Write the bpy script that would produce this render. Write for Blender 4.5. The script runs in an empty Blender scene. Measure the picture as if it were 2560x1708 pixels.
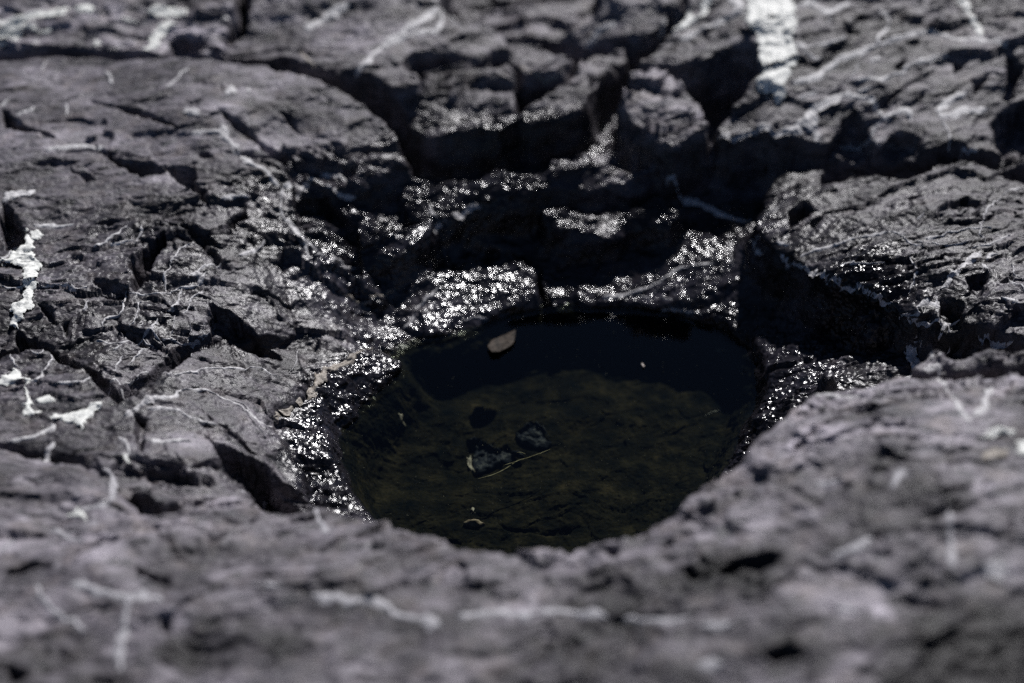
import bpy, math
import numpy as np
from mathutils import Vector

# ------------------------------------------------------------------ camera
S = bpy.context.scene
CAM_H, PITCH, LENS = 0.85, math.radians(34.0), 50.0
FPX = 2560 * LENS / 36.0
cam_d = bpy.data.cameras.new("camera")
cam = bpy.data.objects.new("camera", cam_d)
S.collection.objects.link(cam)
cam.location = (0, 0, CAM_H)
cam.rotation_euler = (math.pi / 2 - PITCH, 0, 0)
cam_d.lens = LENS
cam_d.sensor_width = 36
cam_d.clip_start = 0.05
cam_d.clip_end = 500
cam_d.dof.use_dof = True
cam_d.dof.focus_distance = 1.57
cam_d.dof.aperture_fstop = 1.4
S.camera = cam

# ------------------------------------------------------------------ light
SUN_EL, SUN_AZ = math.radians(47), math.radians(20)      # azimuth from +Y, clockwise
w = bpy.data.worlds.new("World")
S.world = w
w.use_nodes = True
nt = w.node_tree
bg = nt.nodes["Background"]
sky = nt.nodes.new("ShaderNodeTexSky")
sky.sky_type = 'NISHITA'
sky.sun_disc = False
sky.sun_elevation = SUN_EL
sky.sun_rotation = SUN_AZ
sky.air_density = 0.45
sky.dust_density = 0.0
nt.links.new(sky.outputs[0], bg.inputs[0])
bg.inputs[1].default_value = 0.05
sd_ = bpy.data.lights.new("sun", 'SUN')
sd_.energy = 5.0
sd_.angle = math.radians(0.5)
sd_.color = (1.0, 0.98, 0.985)
sun = bpy.data.objects.new("sun", sd_)
S.collection.objects.link(sun)
sv = Vector((math.sin(SUN_AZ) * math.cos(SUN_EL), math.cos(SUN_AZ) * math.cos(SUN_EL), math.sin(SUN_EL)))
sun.rotation_euler = sv.to_track_quat('Z', 'Y').to_euler()
sun.location = sv * 5
S.view_settings.view_transform = 'Standard'
S.view_settings.look = 'None'
S.view_settings.exposure = 0.12
S.view_settings.gamma = 1.0
S.cycles.use_denoising = False
S.cycles.sample_clamp_direct = 0
S.cycles.sample_clamp_indirect = 3.0
S.cycles.max_bounces = 6
S.cycles.caustics_reflective = False
S.cycles.caustics_refractive = False

# ------------------------------------------------------------------ photo frame -> place
CROP = {0: (0, 0, 2560 / 2350), 1: (0, 0, .38298), 2: (830, 0, .38298), 3: (1660, 0, .38298), 4: (0, 550, .38298),
        5: (830, 550, .38298), 6: (1660, 550, .38298), 7: (0, 1108, .38298), 8: (830, 1000, .38298), 9: (1660, 1108, .38298)}
cp, sp = math.cos(PITCH), math.sin(PITCH)


def src(c, pts):
    ox, oy, s = CROP[c]
    a = np.asarray(pts, float)
    return np.stack([ox + a[:, 0] * s, oy + a[:, 1] * s], 1)


def ray(px):
    X = (px[:, 0] - 1280) / FPX
    V = -(px[:, 1] - 854) / FPX
    return X, cp + V * sp, -sp + V * cp          # x, y, z of direction


def at_z(px, z):
    X, Y, Z = ray(px)
    t = (np.asarray(z) - CAM_H) / Z
    return np.stack([X * t, Y * t], 1)


def at_fn(px, fn, it=12):
    z = np.zeros(len(px))
    for _ in range(it):
        p = at_z(px, z)
        z = 0.5 * z + 0.5 * fn(p[:, 0], p[:, 1])
    return at_z(px, z)


# ------------------------------------------------------------------ noise
def _h(ix, iy, seed):
    n = (ix.astype(np.int64) * 374761393 + iy.astype(np.int64) * 668265263 + seed * 982451653) & 0xFFFFFFFF
    n = ((n ^ (n >> 13)) * 1274126177) & 0xFFFFFFFF
    n = ((n ^ (n >> 16)) * 2246822519) & 0xFFFFFFFF
    return ((n ^ (n >> 15)) & 0xFFFFFF) / float(0x1000000)


def noise(x, y, seed=0):
    ix, iy = np.floor(x), np.floor(y)
    fx, fy = x - ix, y - iy
    ux, uy = fx * fx * (3 - 2 * fx), fy * fy * (3 - 2 * fy)
    a = _h(ix, iy, seed); b = _h(ix + 1, iy, seed); c = _h(ix, iy + 1, seed); d = _h(ix + 1, iy + 1, seed)
    return (a * (1 - ux) + b * ux) * (1 - uy) + (c * (1 - ux) + d * ux) * uy - .5


def fbm(x, y, seed=0, octv=4, gain=.5):
    r = 0; a = 1.0
    for o in range(octv):
        ca, sa = math.cos(1.1 * o + .3), math.sin(1.1 * o + .3)
        r = r + a * noise((x * ca - y * sa) * 2.03 ** o + 11.3 * o, (x * sa + y * ca) * 2.03 ** o - 7.7 * o, seed + o)
        a *= gain
    return r


def facets(x, y, seed, tilt):
    """broken stone faces: every cell is a small tilted plane of its own height (cell units)"""
    ix, iy = np.floor(x), np.floor(y)
    best = np.full(x.shape, 9.0); bh = np.zeros(x.shape)
    for dx in (-1, 0, 1):
        for dy in (-1, 0, 1):
            jx, jy = ix + dx, iy + dy
            cx = jx + .1 + .8 * _h(jx, jy, seed); cy = jy + .1 + .8 * _h(jx, jy, seed + 1)
            ex, ey = x - cx, y - cy
            d = ex * ex + ey * ey
            m = d < best
            hh = (_h(jx, jy, seed + 2) - .5) + tilt * ((_h(jx, jy, seed + 3) - .5) * ex + (_h(jx, jy, seed + 4) - .5) * ey)
            best = np.where(m, d, best); bh = np.where(m, hh, bh)
    return bh


def sstep(a, b, x):
    t = np.clip((x - a) / (b - a), 0, 1)      # a > b gives the falling step
    return t * t * (3 - 2 * t)


# ------------------------------------------------------------------ smooth sheets through control points
class TPS:
    def __init__(s, P, z, lam=1e-5):
        n = len(P); s.P = P
        d = np.hypot(P[:, None, 0] - P[None, :, 0], P[:, None, 1] - P[None, :, 1])
        K = s.phi(d) + lam * np.eye(n)
        A = np.zeros((n + 3, n + 3)); A[:n, :n] = K; A[:n, n] = 1; A[:n, n + 1:] = P
        A[n, :n] = 1; A[n + 1:, :n] = P.T
        s.w = np.linalg.solve(A, np.concatenate([z, [0, 0, 0]]))
        s.lo, s.hi = z.min() - .02, z.max() + .02

    @staticmethod
    def phi(d):
        return d * d * np.log(d + 1e-9)

    def __call__(s, x, y):
        x = np.asarray(x); y = np.asarray(y)
        r = s.w[-3] + s.w[-2] * x + s.w[-1] * y
        for i, (a, b) in enumerate(s.P):
            r = r + s.w[i] * s.phi(np.hypot(x - a, y - b))
        return np.clip(r, s.lo, s.hi)


def tps_px(c, uvz, lam=1e-5):
    a = np.asarray(uvz, float)
    px = src(c, a[:, :2])
    return TPS(at_z(px, a[:, 2]), a[:, 2], lam)


class SDF:
    """signed distance (negative inside) of a polygon, kept on a raster"""
    def __init__(s, poly, margin=.03, n=420):
        P = np.asarray(poly)
        s.x0, s.y0 = P.min(0) - margin; s.x1, s.y1 = P.max(0) + margin
        st = max((s.x1 - s.x0), (s.y1 - s.y0)) / n
        s.nx, s.ny = int((s.x1 - s.x0) / st) + 2, int((s.y1 - s.y0) / st) + 2
        s.st = st
        gx, gy = np.meshgrid(s.x0 + st * np.arange(s.nx), s.y0 + st * np.arange(s.ny))
        s.g = s.exact(P, gx, gy)

    @staticmethod
    def exact(P, x, y):
        d = np.full(x.shape, 1e9); ins = np.zeros(x.shape, bool)
        for i in range(len(P)):
            a = P[i]; b = P[(i + 1) % len(P)]
            ab = b - a; L = ab @ ab + 1e-12
            t = np.clip(((x - a[0]) * ab[0] + (y - a[1]) * ab[1]) / L, 0, 1)
            d = np.minimum(d, np.hypot(x - a[0] - t * ab[0], y - a[1] - t * ab[1]))
            if a[1] != b[1]:
                c = ((a[1] > y) != (b[1] > y)) & (x < (b[0] - a[0]) * (y - a[1]) / (b[1] - a[1]) + a[0])
                ins ^= c
        return np.where(ins, -d, d)

    def __call__(s, x, y):
        u = np.clip((x - s.x0) / s.st, 0, s.nx - 1.001); v = np.clip((y - s.y0) / s.st, 0, s.ny - 1.001)
        i = u.astype(int); j = v.astype(int); fu = u - i; fv = v - j
        g = s.g
        return (g[j, i] * (1 - fu) + g[j, i + 1] * fu) * (1 - fv) + (g[j + 1, i] * (1 - fu) + g[j + 1, i + 1] * fu) * fv


# ------------------------------------------------------------------ the terrain grid
def axis(a, b, step, lo, hi):
    core = np.arange(a, b, step)
    up = [core[-1]]; s = step
    while up[-1] < hi:
        s *= 1.16; up.append(up[-1] + s)
    dn = [core[0]]; s = step
    while dn[-1] > lo:
        s *= 1.16; dn.append(dn[-1] - s)
    return np.concatenate([dn[:0:-1], core, up[1:]])


STEP = 0.0015
xs = axis(-0.92, 0.92, STEP, -40, 40)
ys = axis(0.70, 2.45, STEP, -15, 60)
GX, GY = np.meshgrid(xs, ys)
NY, NX = GX.shape
ZW = -0.12                                              # water level

# jittered coordinates give every authored outline a broken edge
WX = GX + .010 * fbm(GX * 22, GY * 22, 5, 4, .55) + .0022 * fbm(GX * 170, GY * 170, 25, 2)
WY = GY + .008 * fbm(GX * 22, GY * 22, 15, 4, .55) + .0018 * fbm(GX * 170, GY * 170, 35, 2)

ground_fn = tps_px(0, [
    (700, 400, -.005), (750, 480, -.022), (735, 560, -.028), (735, 650, -.048), (770, 740, -.075), (200, 1065, -.015), (300, 1095, -.022), (400, 1105, -.025), (475, 1095, -.032), (640, 1110, -.085), (900, 420, -.035), (1000, 470, -.045), (1200, 400, -.035), (1400, 400, -.035), (1600, 400, -.03),
    (820, 560, -.05), (1000, 640, -.097), (1200, 620, -.095), (1450, 600, -.09), (1620, 560, -.08), (1650, 650, -.095),
    (850, 760, -.108), (750, 850, -.085), (740, 960, -.09), (700, 1050, -.09), (1100, 740, -.11), (1400, 700, -.11),
    (1700, 560, -.06), (1740, 700, -.09), (1800, 800, -.09), (1850, 600, -.06), (1950, 760, -.17), (1900, 700, -.14), (2050, 780, -.14), (2150, 760, -.06), (2400, 740, -.03),
    (300, 600, -.06), (100, 500, -.04), (300, 350, -.02), (100, 900, -.06), (450, 900, -.08), (0, 300, .02), (600, 250, .02), (300, 100, .04),
    (900, 300, -.03), (1000, 200, .0), (1300, 230, -.02), (1300, 100, .03), (1100, 40, .04), (1700, 200, -.01), (2000, 200, .03), (2300, 300, -.03),
    (0, 1200, -.08), (1200, 1400, -.14), (2200, 1200, -.08), (0, 1560, -.08), (2350, 1560, -.08), (1900, 1000, -.08), (1200, -150, .05), (2350, 0, .05), (0, 0, .05)], 1e-5)

pool_px = src(0, [(786, 1080), (795, 1000), (830, 940), (885, 890), (925, 850), (915, 815), (955, 792), (1050, 775), (1130, 742), (1190, 722), (1250, 712),
                  (1320, 706), (1430, 712), (1550, 724), (1640, 752), (1700, 790), (1735, 850), (1735, 930), (1700, 1010), (1650, 1100),
                  (1580, 1230), (1460, 1330), (1300, 1370), (1120, 1350), (960, 1280), (850, 1190), (800, 1140)])
pool_poly = at_z(pool_px, ZW)
pool = SDF(pool_poly, .5, 500)
pc = pool_poly.mean(0)

G = ground_fn(GX, GY)
far = sstep(0.0, 1.0, np.maximum(np.abs(GX) - 1.2, np.maximum(GY - 2.7, .4 - GY)) / 1.0)
G = G * (1 - far) + far * (-.02 + .12 * fbm(GX * .8, GY * .8, 3, 4) - .02 * np.maximum(0, np.hypot(GX, GY) - 4).clip(0, 30) ** .8)
PWX = GX + .35 * (WX - GX); PWY = GY + .35 * (WY - GY)
ps = pool(PWX, PWY)
inb = (GX > pool.x0) & (GX < pool.x1) & (GY > pool.y0) & (GY < pool.y1)
ps = np.where(inb, ps, .5)
dxn, dyn = GX - pc[0], GY - pc[1]
dl = np.hypot(dxn, dyn) + 1e-6
kk = .8 + 1.2 * np.clip(dxn / dl, 0, 1) ** 2 + 4 * np.clip(-dyn / dl, 0, 1) ** 2
G = np.where(inb & (ps < .25), np.minimum(G, ZW + .003 + kk * np.maximum(ps, 0)), G)
floor = ZW - .004 - .052 * sstep(0, .035, -ps) - .012 * sstep(.03, .12, -ps) + .012 * fbm(GX * 14, GY * 14, 77, 4)
G = np.where(ps < 0, floor, G)

# ------------------------------------------------------------------ terraces of the ground, then the separate rocks
# name, label, category, group, crop, outline, (crop, control points), rounding, roughness
F = 1.0
PL = []


def plate(name, label, crop, poly, zc, zpts, R=.006, rough=1.0, tone=1.0, group=None):
    fn = tps_px(zc, zpts, 1e-4) if len(zpts) > 2 else (lambda x, y, z=zpts[0][2]: np.full(np.shape(x), z))
    P = at_fn(src(crop, poly), fn)
    PL.append(dict(name=name, label=label, sdf=SDF(P, .02), fn=fn, R=R, rough=rough, tone=tone, group=group))


# terraces that belong to the ground itself
plate(None, None, 2, [(-320, 950), (-100, 930), (150, 950), (330, 920), (500, 940), (530, 1060), (400, 1150), (380, 1250), (200, 1280), (0, 1290), (-160, 1250), (-330, 1150)], 0,
      [(700, 360, .024), (900, 360, .018), (700, 430, .0), (900, 430, -.012)], .012, 1.3)
plate(None, None, 2, [(450, 1200), (560, 1130), (700, 1160), (850, 1170), (950, 1150), (1060, 1060), (1200, 1120), (1330, 1120), (1420, 1030), (1560, 1030), (1650, 980), (1800, 1060),
                      (1950, 1090), (2250, 1060), (2130, 1130), (1980, 1210), (1850, 1190), (1680, 1230), (1500, 1210), (1370, 1250), (1180, 1330), (1000, 1345), (850, 1400), (760, 1470),
                      (620, 1490), (430, 1330)], 0,
      [(950, 400, -.008), (1200, 400, -.004), (1500, 380, -.004), (950, 480, -.035), (1150, 460, -.025), (1500, 430, -.015)], .010, 1.3)
plate(None, None, 5, [(-120, 140), (60, 90), (280, 100), (520, 0), (640, -40), (720, -30), (640, 60), (560, 180), (420, 260), (330, 240), (180, 250), (0, 230)], 0,
      [(800, 560, -.045), (1000, 560, -.045), (1040, 520, -.035), (850, 620, -.06)], .006, 1.0)
plate(None, None, 2, [(1330, 1320), (1500, 1300), (1700, 1340), (1880, 1340), (1960, 1300), (2060, 1290), (2150, 1250), (2300, 1400), (2200, 1480), (1960, 1420), (1820, 1520), (1650, 1480), (1500, 1470), (1350, 1400)], 0,
      [(1250, 470, -.03), (1500, 470, -.032), (1350, 510, -.042), (1530, 510, -.042)], .006, 1.2)
plate(None, None, 5, [(120, 400), (260, 300), (400, 380), (560, 370), (620, 310), (760, 250), (800, 330), (950, 230), (1020, 260), (1150, 160), (1260, 200), (1350, 330), (1400, 470),
                      (1380, 540), (1200, 570), (1080, 610), (980, 660), (840, 700), (740, 760), (620, 760), (500, 720), (380, 620), (260, 580), (100, 560)], 0,
      [(850, 650, -.090), (1050, 640, -.089), (1230, 620, -.086), (1220, 690, -.108), (900, 700, -.103), (1000, 765, -.117), (1130, 728, -.115)], .006, .8)
plate(None, None, 5, [(1830, 130), (1960, 160), (2060, 70), (2350, 60), (2600, 100), (2700, 150), (2720, 260), (2680, 420), (2560, 500), (2400, 570), (2100, 560), (1800, 540), (1620, 520), (1560, 440), (1700, 330)], 0,
      [(1450, 570, -.076), (1650, 560, -.068), (1700, 640, -.080), (1500, 640, -.092), (1500, 680, -.104), (1350, 690, -.108), (1620, 705, -.104)], .008, 1.0)
# rocks
plate("rock_slab", "jagged grey rock at the far left top strewn with wide white quartz", 0,
      [(-900, -300), (-900, 110), (0, 132), (200, 118), (370, 128), (470, 118), (520, 95), (545, 40), (560, -300)], 0,
      [(0, 100, .08), (300, 100, .085), (500, 90, .09), (0, 0, .11), (500, 0, .11)], .01, 1.2, 1.5)
plate("rock_slab", "broad rock at the top with two crossing pale diagonal veins ending in a point", 0,
      [(480, 128), (565, 60), (560, -300), (1020, -300), (1025, 20), (1060, 50), (1110, 40), (1165, 75), (1172, 108), (1100, 128), (1010, 104), (960, 112), (940, 150), (975, 185), (970, 200),
       (920, 205), (880, 195), (815, 180), (760, 177), (700, 155), (590, 138)], 0,
      [(600, 120, .075), (700, 145, .07), (850, 180, .065), (950, 190, .06), (600, 0, .11), (900, 20, .105), (1150, 80, .075)], .012, .8, 1.0)
plate("rock_slab", "pale rock at the top centre running up to the frame beside the white diagonal quartz", 2,
      [(1320, 190), (1550, 195), (1660, 130), (1750, 40), (1800, -700), (2500, -700), (2300, 60), (2130, 200), (1975, 295), (1870, 258), (1780, 250), (1700, 290), (1660, 335), (1580, 290), (1480, 250), (1330, 222)], 2,
      [(1500, 220, .062), (1700, 260, .058), (1950, 280, .06), (1800, 0, .1), (2250, 0, .1), (2000, 100, .085)], .008, .7, 1.0)
plate("rock_slab", "rough dark rock filling the top right corner with the widest white quartz band", 3,
      [(-225, 427), (-50, 300), (150, 0), (200, -900), (4200, -900), (4200, 1000), (2350, 1080), (2150, 1030), (2000, 1010), (1850, 985), (1700, 1040), (1500, 1000), (1330, 960), (1200, 950),
       (1050, 960), (900, 930), (740, 890), (640, 850), (480, 920), (360, 930), (330, 830), (400, 720), (520, 560), (600, 480), (600, 380), (530, 250), (300, 380), (50, 440), (-120, 445)], 0,
      [(1600, 100, .085), (1700, 40, .105), (1470, 150, .075), (1780, 50, .11), (1770, 200, .075), (1700, 300, .035), (1850, 320, .03), (2000, 320, .03), (2100, 350, .03), (2300, 370, .03), (2100, 100, .10),
       (2100, 220, .07), (2300, 60, .12), (2320, 280, .05), (1950, 40, .11)], .009, .85, .78)
plate("boulder", "humped dark boulder in the upper middle above the deepest black gap", 2,
      [(620, 300), (820, 300), (1000, 370), (1140, 450), (1210, 540), (1230, 620), (1200, 760), (1090, 850), (950, 830), (700, 850), (500, 800), (430, 680), (420, 600), (560, 570), (590, 480), (560, 350)], 2,
      [(700, 320, .058), (900, 400, .054), (1150, 500, .046), (700, 550, .046), (1000, 650, .041), (600, 740, .032), (1080, 780, .032)], .006, 1.6, .9, )
plate("boulder", "small flat topped block wedged between the humped boulder and the leaning one", 2,
      [(1110, 340), (1250, 300), (1400, 330), (1600, 380), (1560, 450), (1510, 508), (1220, 502), (1180, 440)], 2,
      [(1250, 320, .054), (1450, 340, .054), (1250, 480, .048), (1500, 490, .047)], .006, .9, .9)
plate("boulder", "long ridge shaped boulder leaning diagonally up to the right beside the black gap", 2,
      [(1930, 305), (1910, 380), (1850, 460), (1710, 620), (1650, 720), (1440, 770), (1330, 780), (1250, 800), (1170, 770), (1250, 680), (1400, 600), (1560, 480), (1640, 400), (1750, 330)], 2,
      [(1850, 340, .052), (1700, 400, .050), (1550, 560, .043), (1300, 720, .032), (1600, 690, .033)], .008, 1.0, .85)
plate("boulder", "crumbly dark boulder standing in shade left of the white quartz band", 3,
      [(-250, 500), (-100, 480), (60, 490), (150, 570), (250, 620), (330, 800), (290, 900), (170, 960), (60, 1030), (-40, 960), (-200, 800), (-300, 640)], 3,
      [(-200, 520, .062), (100, 560, .060), (250, 800, .044), (-100, 820, .040), (50, 980, .024)], .008, 1.5, 1.0)
plate("rock_slab", "smooth rounded slab at the upper left with a bright curved rim", 0,
      [(-900, 130), (0, 138), (100, 128), (370, 130), (480, 128), (590, 142), (700, 158), (770, 183), (860, 235), (915, 290), (935, 312), (870, 332), (780, 350), (690, 362), (600, 372), (480, 378), (400, 382),
       (300, 385), (240, 340), (150, 350), (60, 380), (0, 400), (-900, 420)], 0,
      [(0, 150, .075), (0, 370, .045), (300, 150, .08), (400, 350, .04), (600, 180, .08), (600, 350, .03), (800, 230, .065), (900, 300, .035), (-300, 250, .06), (500, 270, .065)], .010, .45, 1.15)
plate("rock_slab", "fractured slab on the left covered in a net of fine white veins", 0,
      [(-900, 370), (0, 355), (100, 345), (180, 325), (260, 340), (330, 355), (420, 355), (560, 355), (650, 380), (690, 510), (702, 600), (702, 700), (692, 780), (640, 785), (540, 775), (450, 782), (370, 830),
       (335, 868), (270, 905), (215, 850), (165, 825), (110, 790), (0, 797), (-900, 800)], 0,
      [(0, 400, .040), (300, 400, .037), (600, 400, .028), (640, 470, .004), (0, 480, .033), (300, 480, .028), (680, 550, -.02), (690, 720, -.06), (450, 600, .005), (200, 620, .012), (0, 700, .008), (450, 750, -.025), (250, 850, -.025), (580, 680, -.025)], .008, .80, .80)
plate("rock_slab", "low rounded slab left of the pool crossed by a long thin arching vein", 0,
      [(-900, 800), (0, 805), (110, 798), (165, 832), (215, 858), (270, 912), (335, 876), (380, 835), (450, 789), (540, 783), (640, 795), (690, 800), (705, 870), (650, 940), (630, 975), (660, 1030), (705, 1070), (715, 1135),
       (600, 1060), (500, 1045), (430, 1060), (300, 1040), (240, 1075), (110, 1022), (0, 1004), (-900, 1000)], 0,
      [(0, 830, -.002), (0, 980, -.008), (250, 960, -.012), (350, 880, -.018), (500, 800, -.030), (640, 830, -.058), (640, 940, -.07), (500, 960, -.04), (680, 1080, -.075), (500, 1030, -.035), (400, 1030, -.02)], .008, .6, 1.0)
plate("rock_slab", "long scaly slab at the right edge overhanging the black hollow", 3,
      [(575, 1445), (640, 1300), (700, 1170), (830, 1110), (1000, 1095), (1180, 1135), (1400, 1165), (1600, 1155), (1760, 1085), (1900, 1045), (2100, 1085), (2350, 1160), (4200, 1250), (4200, 2200), (2350, 2160),
       (2000, 2130), (1800, 2105), (1640, 2056), (1500, 1986), (1280, 1896), (1080, 1836), (920, 1736), (780, 1670), (700, 1640), (620, 1560)], 0,
      [(1750, 540, -.02), (1780, 460, -.012), (1850, 620, -.012), (2050, 690, -.005), (2350, 740, .01), (2000, 560, .012), (2200, 380, .03), (2300, 420, .03), (2250, 540, .03), (1900, 420, .0), (2200, 640, .015)], .008, 1.0, .64)
plate("rock_fragment", "thin flat shard with a ragged edge catching light in the black hollow", 6,
      [(1190, 600), (1300, 595), (1420, 600), (1500, 603), (1540, 640), (1480, 662), (1410, 692), (1350, 690), (1290, 645)], 6,
      [(1300, 600, -.03)], .002, .9, 1.2)
plate("rock_fragment", "small pointed stone at the lower edge of the black hollow", 6,
      [(1010, 965), (1100, 985), (1160, 1005), (1110, 1060), (1060, 1060)], 6, [(1100, 1000, -.035)], .004, 1.2, 1.2)
plate("rock_fragment", "lumpy dark rock with pale veins along the right ridge behind the near ledge", 6,
      [(1560, 860), (1680, 765), (1760, 722), (1900, 765), (2050, 735), (2350, 722), (4200, 700), (4200, 930), (2350, 915), (1900, 945), (1700, 965), (1620, 930)], 0,
      [(2100, 840, .055), (2120, 810, .06), (2350, 830, .06), (2350, 810, .065), (2700, 810, .06)], .02, 1.6, .8)
plate("rock_fragment", "rounded dark stone sitting in the pit at the left below the low slab", 7,
      [(830, 300), (900, 255), (1010, 245), (1120, 275), (1190, 340), (1190, 400), (1120, 440), (1000, 410), (900, 380)], 7, [(1000, 300, -.012)], .012, 1.5, .7)
plate("rock_ledge", "big blurred ledge along the bottom, nearest to the viewer, rising at right", 0,
      [(-900, 1006), (0, 1010), (110, 1028), (240, 1088), (300, 1140), (330, 1172), (420, 1172), (500, 1140), (560, 1140), (640, 1168), (700, 1152), (760, 1150), (850, 1171), (950, 1200), (1060, 1246),
       (1200, 1258), (1400, 1256), (1440, 1235), (1500, 1190), (1650, 1087), (1720, 1020), (1780, 950), (1880, 882), (1960, 872), (2050, 842), (2130, 850), (2350, 840), (3400, 840), (3400, 3000), (-1400, 3000)], 0,
      [(0, 1020, -.012), (0, 1200, 0), (300, 1190, -.008), (600, 1200, -.008), (600, 1350, .002), (850, 1190, -.008), (1060, 1260, .0), (1300, 1270, .004), (1500, 1200, .018), (1650, 1100, .035), (1780, 970, .048),
       (1900, 890, .055), (2350, 850, .07), (2000, 1100, .065), (2350, 1200, .08), (1800, 1400, .04), (1175, 1450, .005), (0, 1560, 0), (2350, 1560, .05), (1200, 1800, 0)], .014, .9, 1.42)

H = G.copy()
LAB = np.zeros(G.shape, np.int16)
ROUGH = np.where(ps < 0, .45, 1.15)
TONE = np.ones(G.shape)
for k, p in enumerate(PL, 1):
    s = p['sdf']
    jx = np.searchsorted(xs, [s.x0, s.x1]); jy = np.searchsorted(ys, [s.y0, s.y1])
    sl = (slice(jy[0], jy[1]), slice(jx[0], jx[1]))
    if jx[0] >= jx[1] or jy[0] >= jy[1]:
        continue
    small = min(s.x1 - s.x0, s.y1 - s.y0) < .14
    a = .4 if small else 1.0
    x = GX[sl] + a * (WX[sl] - GX[sl]); y = GY[sl] + a * (WY[sl] - GY[sl])
    d = -s(x, y)
    R = p['R']
    e = R * (1 - np.sqrt(np.clip(1 - (1 - np.clip(d / R, 0, 1)) ** 2, 0, 1)))
    h = p['fn'](GX[sl], GY[sl]) - e
    m = (d > 0) & (h > H[sl])
    H[sl] = np.where(m, h, H[sl])
    LAB[sl] = np.where(m, k if p['name'] else 0, LAB[sl])
    ROUGH[sl] = np.where(m, p['rough'], ROUGH[sl]); TONE[sl] = np.where(m, p['tone'], TONE[sl])


def blur(A, n):
    for _ in range(n):
        B = A.copy()
        B[1:-1] = .25 * A[:-2] + .5 * A[1:-1] + .25 * A[2:]
        A = B.copy()
        A[:, 1:-1] = .25 * B[:, :-2] + .5 * B[:, 1:-1] + .25 * B[:, 2:]
    return A


def soften(A, n, lo, hi):
    # steep broken faces lean a little instead of standing as fluted curtains
    core = (slice(np.searchsorted(ys, .65), np.searchsorted(ys, 2.5)), slice(np.searchsorted(xs, -.95), np.searchsorted(xs, .95)))
    a = A[core]
    gy_, gx_ = np.gradient(a, STEP)
    st_ = blur(np.hypot(gx_, gy_), 6)
    m_ = sstep(lo, hi, st_)
    A[core] = a * (1 - m_) + blur(a, n) * m_
    return A


H = soften(H, 12, .9, 2.2)
BASE = H.copy()

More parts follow.
